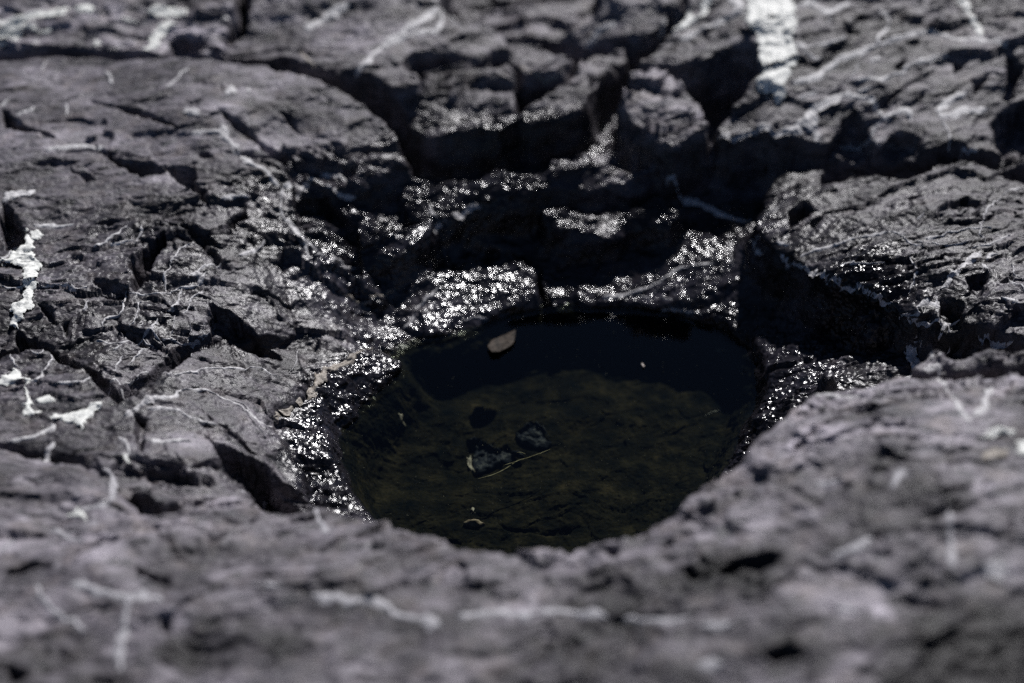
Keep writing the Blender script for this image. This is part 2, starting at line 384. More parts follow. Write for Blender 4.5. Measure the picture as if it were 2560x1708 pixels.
# hollows, cracks and undercuts: depth follows from how tall the shaded face is
PITS = [
    (1, [(0, 700), (60, 720), (150, 780), (330, 840), (330, 860), (200, 840), (0, 800)], 1), (1, [(520, 630), (700, 650), (880, 680), (1050, 720), (1180, 775), (1000, 740), (800, 695)], 1),
    (1, [(600, 905), (720, 940), (780, 980), (900, 1000), (1000, 1010), (1100, 1080), (900, 1095), (820, 1060), (740, 1000)], 1), (1, [(1210, 990), (1340, 985), (1400, 1020), (1390, 1065), (1290, 1050)], 1),
    (1, [(0, 1320), (100, 1360), (190, 1440), (190, 1510), (80, 1560), (0, 1560)], 1), (1, [(1860, 1070), (1950, 1040), (2200, 1030), (2350, 1010), (2350, 1060), (2170, 1110), (2050, 1070)], 1),
    (1, [(1060, 270), (1130, 190), (1300, 190), (1380, 230), (1250, 290), (1150, 345), (1070, 350)], 1), (1, [(1670, 400), (1800, 360), (1950, 370), (2100, 480), (1900, 460)], 1),
    (1, [(2130, 885), (2260, 905), (2180, 920)], 1.3), (1, [(1800, 725), (1880, 730), (1980, 795), (1880, 770)], 1.2), (1, [(0, 350), (250, 372), (500, 375), (500, 395), (0, 402)], 1.2),
    (1, [(1400, 700), (1550, 740), (1700, 800), (1900, 830), (1700, 830), (1500, 770)], .8), (1, [(540, 1430), (700, 1400), (820, 1410), (700, 1450)], 1.2), (1, [(1180, 640), (1330, 625), (1280, 660)], 1),
    (1, [(440, 1090), (560, 1100), (640, 1160), (560, 1170)], 1), (1, [(1060, 1100), (1250, 1110), (1400, 1250), (1300, 1230)], .9), (1, [(150, 1060), (330, 1020), (560, 1035), (400, 1080)], .8),
    (1, [(860, 1280), (960, 1290), (900, 1310)], 1.4), (1, [(1220, 1310), (1330, 1305), (1280, 1335)], 1.4), (1, [(1390, 1480), (1600, 1340), (1620, 1390), (1450, 1480)], 1),
    (1, [(1880, 1300), (2100, 1280), (2350, 1350), (2350, 1567), (2000, 1567), (1900, 1420)], .5),
    (4, [(830, 210), (900, 170), (1000, 90), (1060, 60), (1060, 140), (1000, 260), (930, 320), (840, 380)], .9), (4, [(620, 370), (700, 368), (820, 420), (820, 490), (700, 480), (640, 430)], .9),
    (4, [(1380, 600), (1500, 600), (1620, 650), (1750, 710), (1830, 775), (1600, 790), (1380, 790)], 1), (4, [(100, 700), (170, 720), (330, 760), (420, 810), (300, 840), (170, 860), (100, 820)], .9),
    (4, [(440, 865), (520, 900), (600, 960), (720, 1030), (840, 1010), (760, 1050), (660, 1045), (590, 1000)], 1), (4, [(250, 540), (350, 560), (370, 650), (260, 600)], .8),
    (4, [(1560, 505), (1680, 478), (1880, 478), (1900, 492), (1680, 512)], 1.4), (4, [(1400, 1345), (1500, 1395), (1690, 1510), (1560, 1470)], 1), (4, [(1060, 30), (1300, 60), (1450, 140), (1300, 130)], .8),
    (4, [(1080, 100), (1300, 130), (1530, 230), (1400, 240), (1250, 170)], .6), (4, [(1280, 1215), (1400, 1300), (1380, 1320)], 1), (4, [(850, 1180), (960, 1300), (960, 1567), (900, 1400)], .35),
    (4, [(740, 690), (900, 720), (1000, 790), (850, 760)], .8), (4, [(380, 660), (460, 640), (430, 720)], .8), (4, [(1230, 1105), (1340, 1120), (1380, 1150), (1260, 1130)], 1), (4, [(0, 0), (190, 0), (150, 90), (0, 100)], .8),
    (4, [(1380, 790), (1500, 775), (1830, 780), (1700, 830), (1500, 830)], .8), (4, [(20, 1110), (150, 1080), (80, 1130)], .8), (4, [(1280, 1290), (1400, 1340), (1330, 1370)], .8),
    (7, [(1350, 100), (1500, 90), (1700, 110), (1830, 180), (2000, 290), (2030, 330), (1850, 390), (1700, 350), (1600, 290), (1450, 200)], 1), (7, [(930, 150), (1100, 130), (1220, 170), (1250, 230), (1050, 240), (930, 210)], 1),
    (7, [(800, 310), (950, 330), (1100, 400), (1200, 360), (1200, 400), (1170, 460), (1050, 440), (930, 470), (860, 410)], 1), (7, [(0, 790), (200, 750), (370, 770), (350, 810), (200, 810), (0, 860)], 1.1),
    (7, [(620, 640), (780, 640), (760, 690), (650, 700)], 1.1), (7, [(870, 790), (950, 830), (1080, 900), (1090, 960), (980, 950), (880, 860)], 1), (7, [(1060, 1120), (1150, 1130), (1140, 1250), (1070, 1240)], .8),
    (7, [(1250, 900), (1400, 930), (1450, 960), (1330, 965)], 1.2), (7, [(30, 955), (140, 960), (140, 1005), (40, 990)], 1.2), (7, [(330, 1290), (420, 1310), (400, 1370), (340, 1350)], 1), (7, [(980, 1375), (1150, 1410), (1060, 1435)], 1.3),
    (7, [(0, 1450), (150, 1490), (120, 1590), (0, 1590)], .8), (7, [(530, 1480), (720, 1500), (700, 1580), (540, 1580)], .6), (7, [(1930, 940), (1990, 950), (1970, 1050)], .7), (7, [(1030, 490), (1080, 500), (1120, 570), (1050, 545)], .9),
    (7, [(1480, 900), (1700, 855), (1900, 860), (1920, 880), (1700, 880)], 1.3), (7, [(1150, 1240), (1300, 1300), (1600, 1260), (1500, 1330), (1250, 1340)], .7), (7, [(1750, 1260), (1860, 1280), (1820, 1330)], .8),
    (7, [(390, 165), (470, 165), (430, 195)], 1.2), (7, [(520, 65), (620, 110), (700, 160), (620, 130)], 1), (7, [(480, 570), (560, 575), (520, 600)], 1.2), (7, [(0, 570), (90, 575), (60, 600)], 1), (7, [(170, 0), (250, 10), (230, 50), (180, 40)], 1),
    (8, [(640, 935), (700, 915), (780, 900), (850, 925), (840, 950), (760, 945)], 1.3), (8, [(1780, 1018), (1890, 1025), (1870, 1085), (1800, 1075)], 1.3), (8, [(2280, 1120), (2350, 1110), (2350, 1200), (2290, 1180)], 1),
    (8, [(1620, 1260), (1900, 1215), (2000, 1240), (1900, 1330), (1650, 1310)], .4), (8, [(180, 1370), (260, 1370), (300, 1410), (220, 1400)], 1), (8, [(1350, 1200), (1440, 1200), (1420, 1250)], .8),
    (3, [(1070, 770), (1150, 690), (1240, 650), (1350, 710), (1400, 770), (1330, 880), (1200, 960), (1080, 930)], .55), (3, [(1350, 880), (1500, 800), (1650, 860), (1700, 950), (1500, 1000), (1340, 970)], .6),
    (3, [(2130, 700), (2350, 620), (2500, 700), (2450, 860), (2250, 860), (2180, 800)], 1), (3, [(2230, 330), (2350, 380), (2300, 500), (2240, 470)], .8), (3, [(1320, 80), (1450, 40), (1600, 20), (1450, 65)], 1.2),
    (3, [(1150, 180), (1280, 180), (1300, 220), (1180, 210)], 1.2), (3, [(690, 780), (760, 775), (750, 810)], 1.1), (3, [(790, 1380), (950, 1345), (1000, 1400), (850, 1480), (800, 1500)], .8),
    (3, [(950, 1450), (1120, 1395), (1000, 1510)], .8), (3, [(1760, 1380), (1950, 1290), (2060, 1330), (2060, 1430), (1800, 1440)], .6), (3, [(1560, 250), (1680, 235), (1650, 280)], 1.2), (3, [(1860, 350), (1990, 370), (1900, 420)], 1.2),
    (3, [(1480, 380), (1600, 330), (1560, 400)], 1), (3, [(1250, 560), (1500, 520), (1700, 440), (1500, 560)], .8), (3, [(1550, 600), (1750, 540), (1700, 600)], .9), (3, [(1990, 500), (2120, 480), (2050, 560)], 1),
    (3, [(1700, 1480), (1900, 1440), (2200, 1400), (2000, 1480)], .7), (3, [(1180, 1360), (1350, 1330), (1300, 1380)], 1), (3, [(1500, 1290), (1650, 1280), (1620, 1340)], .9),
    (6, [(2000, 370), (2130, 340), (2150, 380), (2080, 470), (2000, 440)], .8), (6, [(930, 250), (1030, 270), (1030, 320), (950, 300)], .8), (6, [(1650, 600), (1750, 580), (1790, 640), (1680, 650)], 1),
    (6, [(1800, 480), (1980, 540), (2000, 650), (1820, 650)], .7), (6, [(1260, 1195), (1500, 1175), (1600, 1160), (1450, 1260), (1270, 1270)], .35), (6, [(1400, 960), (1500, 950), (1480, 980)], 1), (6, [(1100, 400), (1200, 360), (1300, 420), (1200, 430)], .7),
    (6, [(1120, 1250), (1180, 1230), (1180, 1280)], .7), (6, [(1880, 320), (1960, 280), (1940, 330)], .7), (6, [(2200, 400), (2300, 370), (2330, 480)], .6),
    (9, [(340, 850), (420, 780), (560, 720), (760, 730), (850, 800), (680, 870), (680, 990), (600, 960), (500, 900)], .35), (9, [(100, 850), (180, 850), (330, 920), (180, 920)], 1), (9, [(1500, 950), (1620, 960), (1850, 1010), (1750, 1050), (1600, 1000)], .8),
    (9, [(600, 1370), (740, 1350), (1000, 1430), (850, 1450), (640, 1420)], 1), (9, [(1650, 1250), (1950, 1230), (2400, 1250), (2400, 1600), (2000, 1590), (1600, 1560)], .12), (9, [(530, 230), (640, 225), (600, 265)], 1.2),
    (9, [(880, 130), (960, 130), (950, 165)], 1.2), (9, [(1490, 120), (1620, 115), (1560, 150)], 1.2), (9, [(1120, 120), (1180, 115), (1170, 150)], 1), (9, [(1380, 180), (1480, 190), (1440, 240)], 1), (9, [(700, 560), (800, 560), (880, 610), (780, 600)], .8),
    (9, [(1700, 310), (1880, 300), (2130, 250), (2000, 320), (1850, 350)], .8), (9, [(2180, 520), (2290, 510), (2270, 560)], .8), (9, [(0, 680), (80, 680), (60, 720)], 1), (9, [(350, 620), (400, 625), (370, 660)], 1),
    (5, [(1350, 40), (1400, 200), (1500, 330), (1520, 430), (1440, 450), (1370, 330), (1340, 180)], .35), (5, [(200, 480), (330, 470), (460, 430), (300, 500)], 1), (5, [(620, 200), (700, 30), (1000, 20), (1300, 60), (1330, 170), (1100, 150), (900, 190), (700, 220)], .35),
    (8, [(880, 255), (960, 250), (1090, 320), (1140, 300), (1180, 330), (1260, 390), (1100, 440), (950, 505), (910, 400)], .35), (8, [(1190, 210), (1330, 150), (1400, 190), (1440, 260), (1380, 290), (1250, 240)], .5), (8, [(1010, 820), (1350, 835), (1680, 820), (1560, 870), (1200, 870)], 1.3),
]


def surf(F_, x, y):
    """bilinear look-up of a grid field"""
    x = np.asarray(x, float); y = np.asarray(y, float)
    i = np.clip(np.searchsorted(xs, x) - 1, 0, NX - 2); j = np.clip(np.searchsorted(ys, y) - 1, 0, NY - 2)
    fu = np.clip((x - xs[i]) / (xs[i + 1] - xs[i]), 0, 1); fv = np.clip((y - ys[j]) / (ys[j + 1] - ys[j]), 0, 1)
    return (F_[j, i] * (1 - fu) + F_[j, i + 1] * fu) * (1 - fv) + (F_[j + 1, i] * (1 - fu) + F_[j + 1, i + 1] * fu) * fv


def hit(px, F_):
    """first point of the field F_ met by the sight line through a place in the photograph"""
    X, Y, Z = ray(px)
    t = np.linspace(.9, 3.6, 1900)
    out = np.zeros((len(px), 2))
    for n in range(len(px)):
        zr = CAM_H + Z[n] * t
        below = zr < surf(F_, X[n] * t, Y[n] * t)
        q = np.argmax(below) if below.any() else len(t) - 1
        a, b = t[max(q - 1, 0)], t[q]
        for _ in range(8):
            m = .5 * (a + b)
            if CAM_H + Z[n] * m < surf(F_, X[n] * m, Y[n] * m): b = m
            else: a = m
        out[n] = (X[n] * b, Y[n] * b)
    return out


for c, poly, mul in PITS:
    px = src(c, poly)
    ext = (px[:, 1].max() - px[:, 1].min())
    cen = px.mean(0)[None]
    pz = surf(BASE, *hit(np.array([[cen[0, 0], px[:, 1].min() - 4]]), BASE).T)[0]   # level of the upper lip
    P = at_z(px, pz)
    dist = math.hypot(P[:, 1].mean(), CAM_H)
    depth = min(.055, ext * dist / FPX / 1.15 * mul)
    s = SDF(P, .015, 160)
    jx = np.searchsorted(xs, [s.x0, s.x1]); jy = np.searchsorted(ys, [s.y0, s.y1])
    if jx[0] >= jx[1] or jy[0] >= jy[1]:
        continue
    sl = (slice(jy[0], jy[1]), slice(jx[0], jx[1]))
    jt = min(1.0, .35 + 12 * (P[:, 0].max() - P[:, 0].min()))
    d = -s(GX[sl] + jt * (WX[sl] - GX[sl]), GY[sl] + jt * (WY[sl] - GY[sl]))
    span = max(.004, (P[:, 1].max() - P[:, 1].min()))
    ramp = np.clip((GY[sl] - P[:, 1].min()) / span, 0, 1)        # steep far wall, gentle near side
    H[sl] -= depth * sstep(0, .0035, d) * (.35 + .65 * ramp ** .6) * (1 + .5 * fbm(GX[sl] * 60, GY[sl] * 60, 77, 3))

# ------------------------------------------------------------------ broken-stone relief
ca, sa = math.cos(.16), math.sin(.16)
RX, RY = GX * ca + GY * sa, -GX * sa + GY * ca
w1 = fbm(GX * 9, GY * 9, 41, 3); w2 = fbm(GX * 9, GY * 9, 51, 3)
w3 = fbm(GX * 45, GY * 45, 61, 3); w4 = fbm(GX * 45, GY * 45, 71, 3)
density = .35 + 1.3 * sstep(-.15, .25, fbm(GX * 5 + 3, GY * 5, 81, 3))
rel = .0055 * fbm(RX * 5, RY * 9, 91, 4)
rel = rel + .0042 * density * facets(RX * 9 + 1.6 * w1, RY * 19 + 1.6 * w2, 101, 1.8)
rel = rel + .0022 * density * facets(RX * 26 + 1.3 * w3, RY * 55 + 1.3 * w4, 111, 1.8)
rel = rel + .0010 * facets(RX * 75 + w3, RY * 150 + w4, 121, 1.8)
rel = rel + .0011 * fbm(RX * 60, RY * 150, 131, 3)
rel = rel + .0007 * fbm(RX * 260, RY * 330, 141, 2)


def bedding(fx, fy, amp, seed, lo=-.1, hi=.25):
    # split layers of slate: each layer slopes gently away and breaks off in a step towards -y
    q = RY * fy + 1.5 * fbm(RX * fx, RY * fx * 1.6, seed, 4, .6)
    fr = q - np.floor(q)
    lay = np.floor(q)
    a = .3 + 1.2 * _h(lay, lay * 0 + 3, seed)
    msk = sstep(lo, hi, fbm(RX * fx * .9 + lay * 5.3, RY * fx * 1.5, seed + 9, 3))
    return amp * a * msk * (.5 - fr)


rid = lambda fx, fy, sd: 1 - 2.6 * np.abs(fbm(RX * fx, RY * fy, sd, 4, .5))
rel = rel + .011 * (rid(3.2, 6.5, 301) - .5) + .0045 * (rid(9, 17, 311) - .5)
rel = rel + bedding(5, 15, .009, 201) + bedding(11, 42, .0045, 211) + bedding(26, 110, .0018, 221)
near = 1 - sstep(0, 1, np.maximum(np.abs(GX) - 1.2, np.maximum(GY - 2.7, .4 - GY)) / 1.0)
H = H + rel * ROUGH * near
# shore stays at water level; wet rim roughness
wetd = np.maximum(ps, 0)
HS = blur(H, 8)
HW = blur(HS, 40)

# ------------------------------------------------------------------ surface attributes
def blob(u, v, r, z=-.06):
    p = at_z(src(0, [(u, v)]), z)[0]
    return np.exp(-((GX - p[0]) ** 2 + (GY - p[1]) ** 2) / r ** 2)


wet = np.clip(np.maximum.reduce([1 - sstep(.03, .10, wetd) if True else 0, 1.2 * blob(1150, 580, .22), 1.2 * blob(1550, 580, .17), 1.1 * blob(850, 600, .16), .42 * blob(330, 700, .24, 0), .40 * blob(520, 930, .14, -.03), .38 * blob(2080, 590, .24, .02), 1.3 * blob(1760, 800, .11), 1.3 * blob(1840, 860, .07, -.08), 1.2 * blob(1950, 760, .08), .9 * blob(1250, 430, .2),
                                 .8 * blob(760, 1000, .07), .5 * blob(600, 560, .12), .45 * blob(560, 830, .09), .5 * blob(700, 440, .1)]), 0, 1)
wet = np.where(LAB == len(PL), wet * .0, wet)            # near ledge is dry
wet = np.clip(wet + .32 * fbm(GX * 30, GY * 30, 151, 3) * (wet > .05) * (wet < .95), 0, 1)
wet = wet * sstep(.042, .022, H)
alg = sstep(.0, .012, ZW - H + .006) * (ps < .02)

# rock tone lowered in ragged patches on the near ledge
DARK_SPOTS = [(9, 560, 830, .030, .7), (9, 400, 860, .022, .6), (9, 220, 890, .02, .6), (9, 650, 960, .014, .6), (9, 2200, 1450, .07, .75), (9, 1900, 1400, .05, .6), (9, 1250, 350, .03, .3), (9, 1500, 470, .03, .35), (9, 700, 1390, .016, .7), (9, 900, 1430, .02, .7),
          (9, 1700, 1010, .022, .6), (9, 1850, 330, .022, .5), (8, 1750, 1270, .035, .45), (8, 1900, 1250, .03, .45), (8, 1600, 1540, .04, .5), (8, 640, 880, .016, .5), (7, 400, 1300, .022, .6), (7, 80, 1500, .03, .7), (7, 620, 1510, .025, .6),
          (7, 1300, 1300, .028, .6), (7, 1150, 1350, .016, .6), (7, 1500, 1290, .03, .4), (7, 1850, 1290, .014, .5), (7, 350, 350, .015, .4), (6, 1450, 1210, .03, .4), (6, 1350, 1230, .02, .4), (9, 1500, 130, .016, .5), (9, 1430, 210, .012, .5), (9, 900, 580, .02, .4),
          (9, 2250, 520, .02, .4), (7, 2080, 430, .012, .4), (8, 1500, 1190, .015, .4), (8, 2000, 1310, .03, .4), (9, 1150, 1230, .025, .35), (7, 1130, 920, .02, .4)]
dark_mul = np.ones(GX.shape)
for c_, u_, v_, r_, k_ in DARK_SPOTS:
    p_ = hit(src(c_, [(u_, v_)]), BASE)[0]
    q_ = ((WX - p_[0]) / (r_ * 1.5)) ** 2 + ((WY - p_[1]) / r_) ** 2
    dark_mul *= 1 - k_ * sstep(1.5, .3, q_ + .9 * fbm(GX * 70, GY * 70, 171, 3))
TONE = TONE * dark_mul * np.clip(1 + 1.1 * fbm(RX * 7, RY * 12, 181, 4) + .7 * fbm(RX * 30, RY * 55, 191, 3), .35, 1.9)
sheen = np.clip(np.maximum.reduce([.25 + 0 * GX, 1.2 * blob(1050, 660, .15, -.08), 1.1 * blob(780, 720, .12, -.08), .9 * blob(720, 1000, .08, -.1), .6 * blob(1000, 430, .12), .75 * blob(1580, 600, .11)]), 0, 1)


# ------------------------------------------------------------------ materials
def mat_base(name):
    m = bpy.data.materials.new(name); m.use_nodes = True
    n = m.node_tree; b = n.nodes["Principled BSDF"]
    return m, n, b


def N(n, t, **k):
    x = n.nodes.new(t)
    for a, v in k.items():
        setattr(x, a, v)
    return x


def mix(n, fac, a, b, kind='RGBA', blend='MIX'):
    x = N(n, "ShaderNodeMix", data_type=kind)
    if kind == 'RGBA': x.blend_type = blend
    ia, ib, o = (6, 7, 2) if kind == 'RGBA' else (2, 3, 0)
    for i, v in ((0, fac), (ia, a), (ib, b)):
        if hasattr(v, 'links') or hasattr(v, 'is_linked'): n.links.new(v, x.inputs[i])
        else: x.inputs[i].default_value = v
    return x.outputs[o]


def ramp(n, fac, stops):
    r = N(n, "ShaderNodeValToRGB")
    e = r.color_ramp.elements
    while len(e) < len(stops): e.new(.5)
    for q, (p, c) in zip(e, stops):
        q.position = p; q.color = (c, c, c, 1) if isinstance(c, (int, float)) else (*c, 1)
    n.links.new(fac, r.inputs[0])
    return r.outputs[0]


def math_(n, op, a, b=None, clamp=False):
    x = N(n, "ShaderNodeMath", operation=op, use_clamp=clamp)
    for i, v in ((0, a), (1, b)):
        if v is None: continue
        if hasattr(v, 'is_linked'): n.links.new(v, x.inputs[i])
        else: x.inputs[i].default_value = v
    return x.outputs[0]


def tex_noise(n, vec, scale, detail=3, rough=.55, dist=0):
    t = N(n, "ShaderNodeTexNoise")
    t.inputs['Scale'].default_value = scale; t.inputs['Detail'].default_value = detail
    t.inputs['Roughness'].default_value = rough; t.inputs['Distortion'].default_value = dist
    n.links.new(vec, t.inputs['Vector'])
    return t.outputs['Fac']


def coords(n, scale=(1, 1, 1), rot=(0, 0, 0)):
    tc = N(n, "ShaderNodeTexCoord"); mp = N(n, "ShaderNodeMapping")
    mp.inputs['Scale'].default_value = scale; mp.inputs['Rotation'].default_value = rot
    n.links.new(tc.outputs['Object'], mp.inputs['Vector'])
    return mp.outputs[0]


def rock_material():
    m, n, b = mat_base("slate_rock")
    v = coords(n); vs = coords(n, (.4, 1, 1.3), (0, 0, -.16))
    wetA = N(n, "ShaderNodeAttribute", attribute_name="wet").outputs['Fac']
    algA = N(n, "ShaderNodeAttribute", attribute_name="alg").outputs['Fac']
    sheA = N(n, "ShaderNodeAttribute", attribute_name="sheen").outputs['Fac']
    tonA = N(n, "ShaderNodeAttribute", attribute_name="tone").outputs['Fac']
    big = tex_noise(n, vs, 26, 5, .6, .6)
    mid = tex_noise(n, vs, 120, 5, .65, .4)
    fine = tex_noise(n, v, 620, 4, .7)
    col = ramp(n, big, [(.3, (.044, .041, .047)), (.5, (.122, .111, .125)), (.68, (.268, .246, .274))])
    col = mix(n, ramp(n, mid, [(.36, 1.0), (.49, .0)]), col, (.028, .029, .034, 1))
    col = mix(n, ramp(n, mid, [(.58, .0), (.72, .75)]), col, (.25, .245, .265, 1))
    warm = tex_noise(n, v, 40, 3, .5)
    col = mix(n, math_(n, 'MULTIPLY', ramp(n, warm, [(.52, .0), (.68, 1.0)]), .45), col, (.14, .118, .112, 1))
    col = mix(n, .75, col, ramp(n, fine, [(.34, .22), (.66, 1.35)]), blend='MULTIPLY')
    # hairline calcite in the stone
    vo = N(n, "ShaderNodeTexVoronoi", feature='DISTANCE_TO_EDGE'); vo.inputs['Scale'].default_value = 17
    wv = N(n, "ShaderNodeVectorMath", operation='ADD')
    wn = N(n, "ShaderNodeTexNoise"); wn.inputs['Scale'].default_value = 22; wn.inputs['Detail'].default_value = 3
    n.links.new(v, wn.inputs['Vector'])
    sc = N(n, "ShaderNodeVectorMath", operation='SCALE'); sc.inputs['Scale'].default_value = .06
    n.links.new(wn.outputs['Color'], sc.inputs[0]); n.links.new(v, wv.inputs[0]); n.links.new(sc.outputs[0], wv.inputs[1])
    n.links.new(wv.outputs[0], vo.inputs['Vector'])
    line = ramp(n, vo.outputs['Distance'], [(.0, 1.0), (.016, .0)])
    gate = ramp(n, tex_noise(n, v, 11, 3, .6), [(.50, .0), (.60, 1.0)])
    hair = math_(n, 'MULTIPLY', line, gate)
    hair = math_(n, 'MULTIPLY', hair, ramp(n, tex_noise(n, v, 150, 2), [(.35, .0), (.55, 1.0)]))
    col = mix(n, math_(n, 'MULTIPLY', hair, .55), col, (.42, .41, .42, 1))
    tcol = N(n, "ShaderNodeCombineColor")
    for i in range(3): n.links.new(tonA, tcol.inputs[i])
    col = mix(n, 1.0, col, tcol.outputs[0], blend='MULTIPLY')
    col = mix(n, wetA, col, mix(n, 1.0, col, (.13, .13, .15, 1), blend='MULTIPLY'))
    an = tex_noise(n, v, 32, 6, .7)
    acol = ramp(n, an, [(.33, (.003, .004, .005)), (.48, (.0085, .0083, .0068)), (.6, (.0180, .0160, .0110)), (.74, (.046, .036, .023))])
    col = mix(n, algA, col, acol)
    n.links.new(col, b.inputs['Base Color'])
    rough = mix(n, wetA, .50, .16, 'FLOAT')
    rough = math_(n, 'ADD', rough, math_(n, 'MULTIPLY', math_(n, 'SUBTRACT', mid, .5), .3), True)
    n.links.new(rough, b.inputs['Roughness'])
    spec = mix(n, wetA, .27, mix(n, sheA, .16, .75, 'FLOAT'), 'FLOAT')
    n.links.new(mix(n, algA, spec, .0, 'FLOAT'), b.inputs['Specular IOR Level'])
    b1 = N(n, "ShaderNodeBump"); b1.inputs['Distance'].default_value = .0015; n.links.new(mix(n, wetA, 1.0, .22, 'FLOAT'), b1.inputs['Strength'])
    n.links.new(tex_noise(n, vs, 330, 4, .65), b1.inputs['Height'])
    b2 = N(n, "ShaderNodeBump"); b2.inputs['Distance'].default_value = .0019
    n.links.new(mix(n, wetA, .22, 1.0, 'FLOAT'), b2.inputs['Strength'])
    lump = N(n, "ShaderNodeTexVoronoi", feature='SMOOTH_F1'); lump.inputs['Scale'].default_value = 215
    n.links.new(v, lump.inputs['Vector'])
    n.links.new(lump.outputs['Distance'], b2.inputs['Height'])
    n.links.new(b1.outputs[0], b2.inputs['Normal'])
    n.links.new(b2.outputs[0], b.inputs['Normal'])
    return m


def vein_material(name, c0, c1, rough=.55):
    m, n, b = mat_base(name)
    v = coords(n)
    f = tex_noise(n, v, 240, 5, .7)
    col = mix(n, ramp(n, f, [(.38, .0), (.62, 1.0)]), (*c0, 1), (*c1, 1))
    spot = ramp(n, tex_noise(n, v, 90, 4, .7), [(.26, 1.0), (.38, .0)])
    col = mix(n, math_(n, 'MULTIPLY', spot, .7), col, (.14, .135, .14, 1))
    n.links.new(col, b.inputs['Base Color'])
    b.inputs['Roughness'].default_value = rough
    bp = N(n, "ShaderNodeBump"); bp.inputs['Distance'].default_value = .0012
    n.links.new(tex_noise(n, v, 300, 4, .7), bp.inputs['Height']); n.links.new(bp.outputs[0], b.inputs['Normal'])
    return m


M_ROCK = rock_material()
M_VEIN = vein_material("calcite_vein", (.28, .27, .28), (.64, .63, .63))
M_WHITE = vein_material("white_quartz", (.52, .53, .50), (.84, .84, .80))
M_BROWN = vein_material("stained_vein", (.16, .135, .11), (.40, .36, .31))
M_FAINT = vein_material("weathered_vein", (.22, .215, .23), (.44, .43, .45))
VM = {'f': M_FAINT, 'v': M_VEIN, 'w': M_WHITE, 'b': M_BROWN}


def water_material():
    m = bpy.data.materials.new("pool_water"); m.use_nodes = True
    n = m.node_tree; n.nodes.clear()
    o = N(n, "ShaderNodeOutputMaterial"); mx = N(n, "ShaderNodeMixShader")
    fr = N(n, "ShaderNodeFresnel"); fr.inputs['IOR'].default_value = 1.33
    tr = N(n, "ShaderNodeBsdfTransparent"); tr.inputs[0].default_value = (.74, .78, .68, 1)
    gl = N(n, "ShaderNodeBsdfGlossy"); gl.inputs['Roughness'].default_value = .02
    v = coords(n)
    bp = N(n, "ShaderNodeBump"); bp.inputs['Distance'].default_value = .0006; bp.inputs['Strength'].default_value = .25
    n.links.new(tex_noise(n, v, 18, 2), bp.inputs['Height'])
    n.links.new(bp.outputs[0], gl.inputs['Normal']); n.links.new(bp.outputs[0], fr.inputs['Normal'])
    n.links.new(fr.outputs[0], mx.inputs[0]); n.links.new(tr.outputs[0], mx.inputs[1]); n.links.new(gl.outputs[0], mx.inputs[2])
    n.links.new(mx.outputs[0], o.inputs[0])
    return m


M_WATER = water_material()


def flat_material(name, c0, c1, scale=200, rough=.6):
    m, n, b = mat_base(name)
    f = tex_noise(n, coords(n), scale, 5, .7)
    n.links.new(mix(n, ramp(n, f, [(.38, .0), (.62, 1.0)]), (*c0, 1), (*c1, 1)), b.inputs['Base Color'])
    b.inputs['Roughness'].default_value = rough; b.inputs['Specular IOR Level'].default_value = .06
    bp = N(n, "ShaderNodeBump"); bp.inputs['Distance'].default_value = .0006
    n.links.new(f, bp.inputs['Height']); n.links.new(bp.outputs[0], b.inputs['Normal'])
    return m


# ------------------------------------------------------------------ mesh building
def make_mesh(name, co, quads, mat, attrs=None, smooth=True):
    me = bpy.data.meshes.new(name)
    quads = np.asarray(quads, np.int32)
    nf, kf = quads.shape
    me.vertices.add(len(co)); me.vertices.foreach_set("co", np.asarray(co, np.float32).ravel())
    me.loops.add(nf * kf); me.loops.foreach_set("vertex_index", quads.ravel())
    me.polygons.add(nf); me.polygons.foreach_set("loop_start", np.arange(0, nf * kf, kf, dtype=np.int32))
    me.polygons.foreach_set("use_smooth", np.full(nf, smooth))
    for a, val in (attrs or {}).items():
        at = me.attributes.new(a, 'FLOAT', 'POINT'); at.data.foreach_set("value", np.asarray(val, np.float32))
    me.update(calc_edges=True); me.validate()
    me.materials.append(mat)
    o = bpy.data.objects.new(name, me)
    S.collection.objects.link(o)
    return o


def origin_to_base(o):
    pass


LABQ = np.zeros((NY - 1, NX - 1), np.int16)
hq = np.stack([H[:-1, :-1], H[:-1, 1:], H[1:, 1:], H[1:, :-1]]); lq = np.stack([LAB[:-1, :-1], LAB[:-1, 1:], LAB[1:, 1:], LAB[1:, :-1]])
LABQ = np.take_along_axis(lq, hq.argmax(0)[None], 0)[0]
IDX = np.arange(NY * NX, dtype=np.int64).reshape(NY, NX)


def warp(co):
    # sideways relief, so that steep faces are as rough as the tops
    x, y, z = co[:, 0], co[:, 1], co[:, 2]
    k = np.clip(1.6 - np.hypot(x, y - 1.5), 0, 1)
    dx = .0055 * fbm((x + y) * 38, z * 60, 601, 3) + .0022 * fbm((x + y) * 110 + z * 90, z * 190 + x * 60, 603, 3)
    dy = .0075 * fbm((x - y) * 34, z * 70, 605, 3) + .0030 * fbm((x - y) * 110 + z * 90, z * 190 - x * 60, 607, 3)
    return np.stack([x + k * dx, y + k * dy, z], 1)


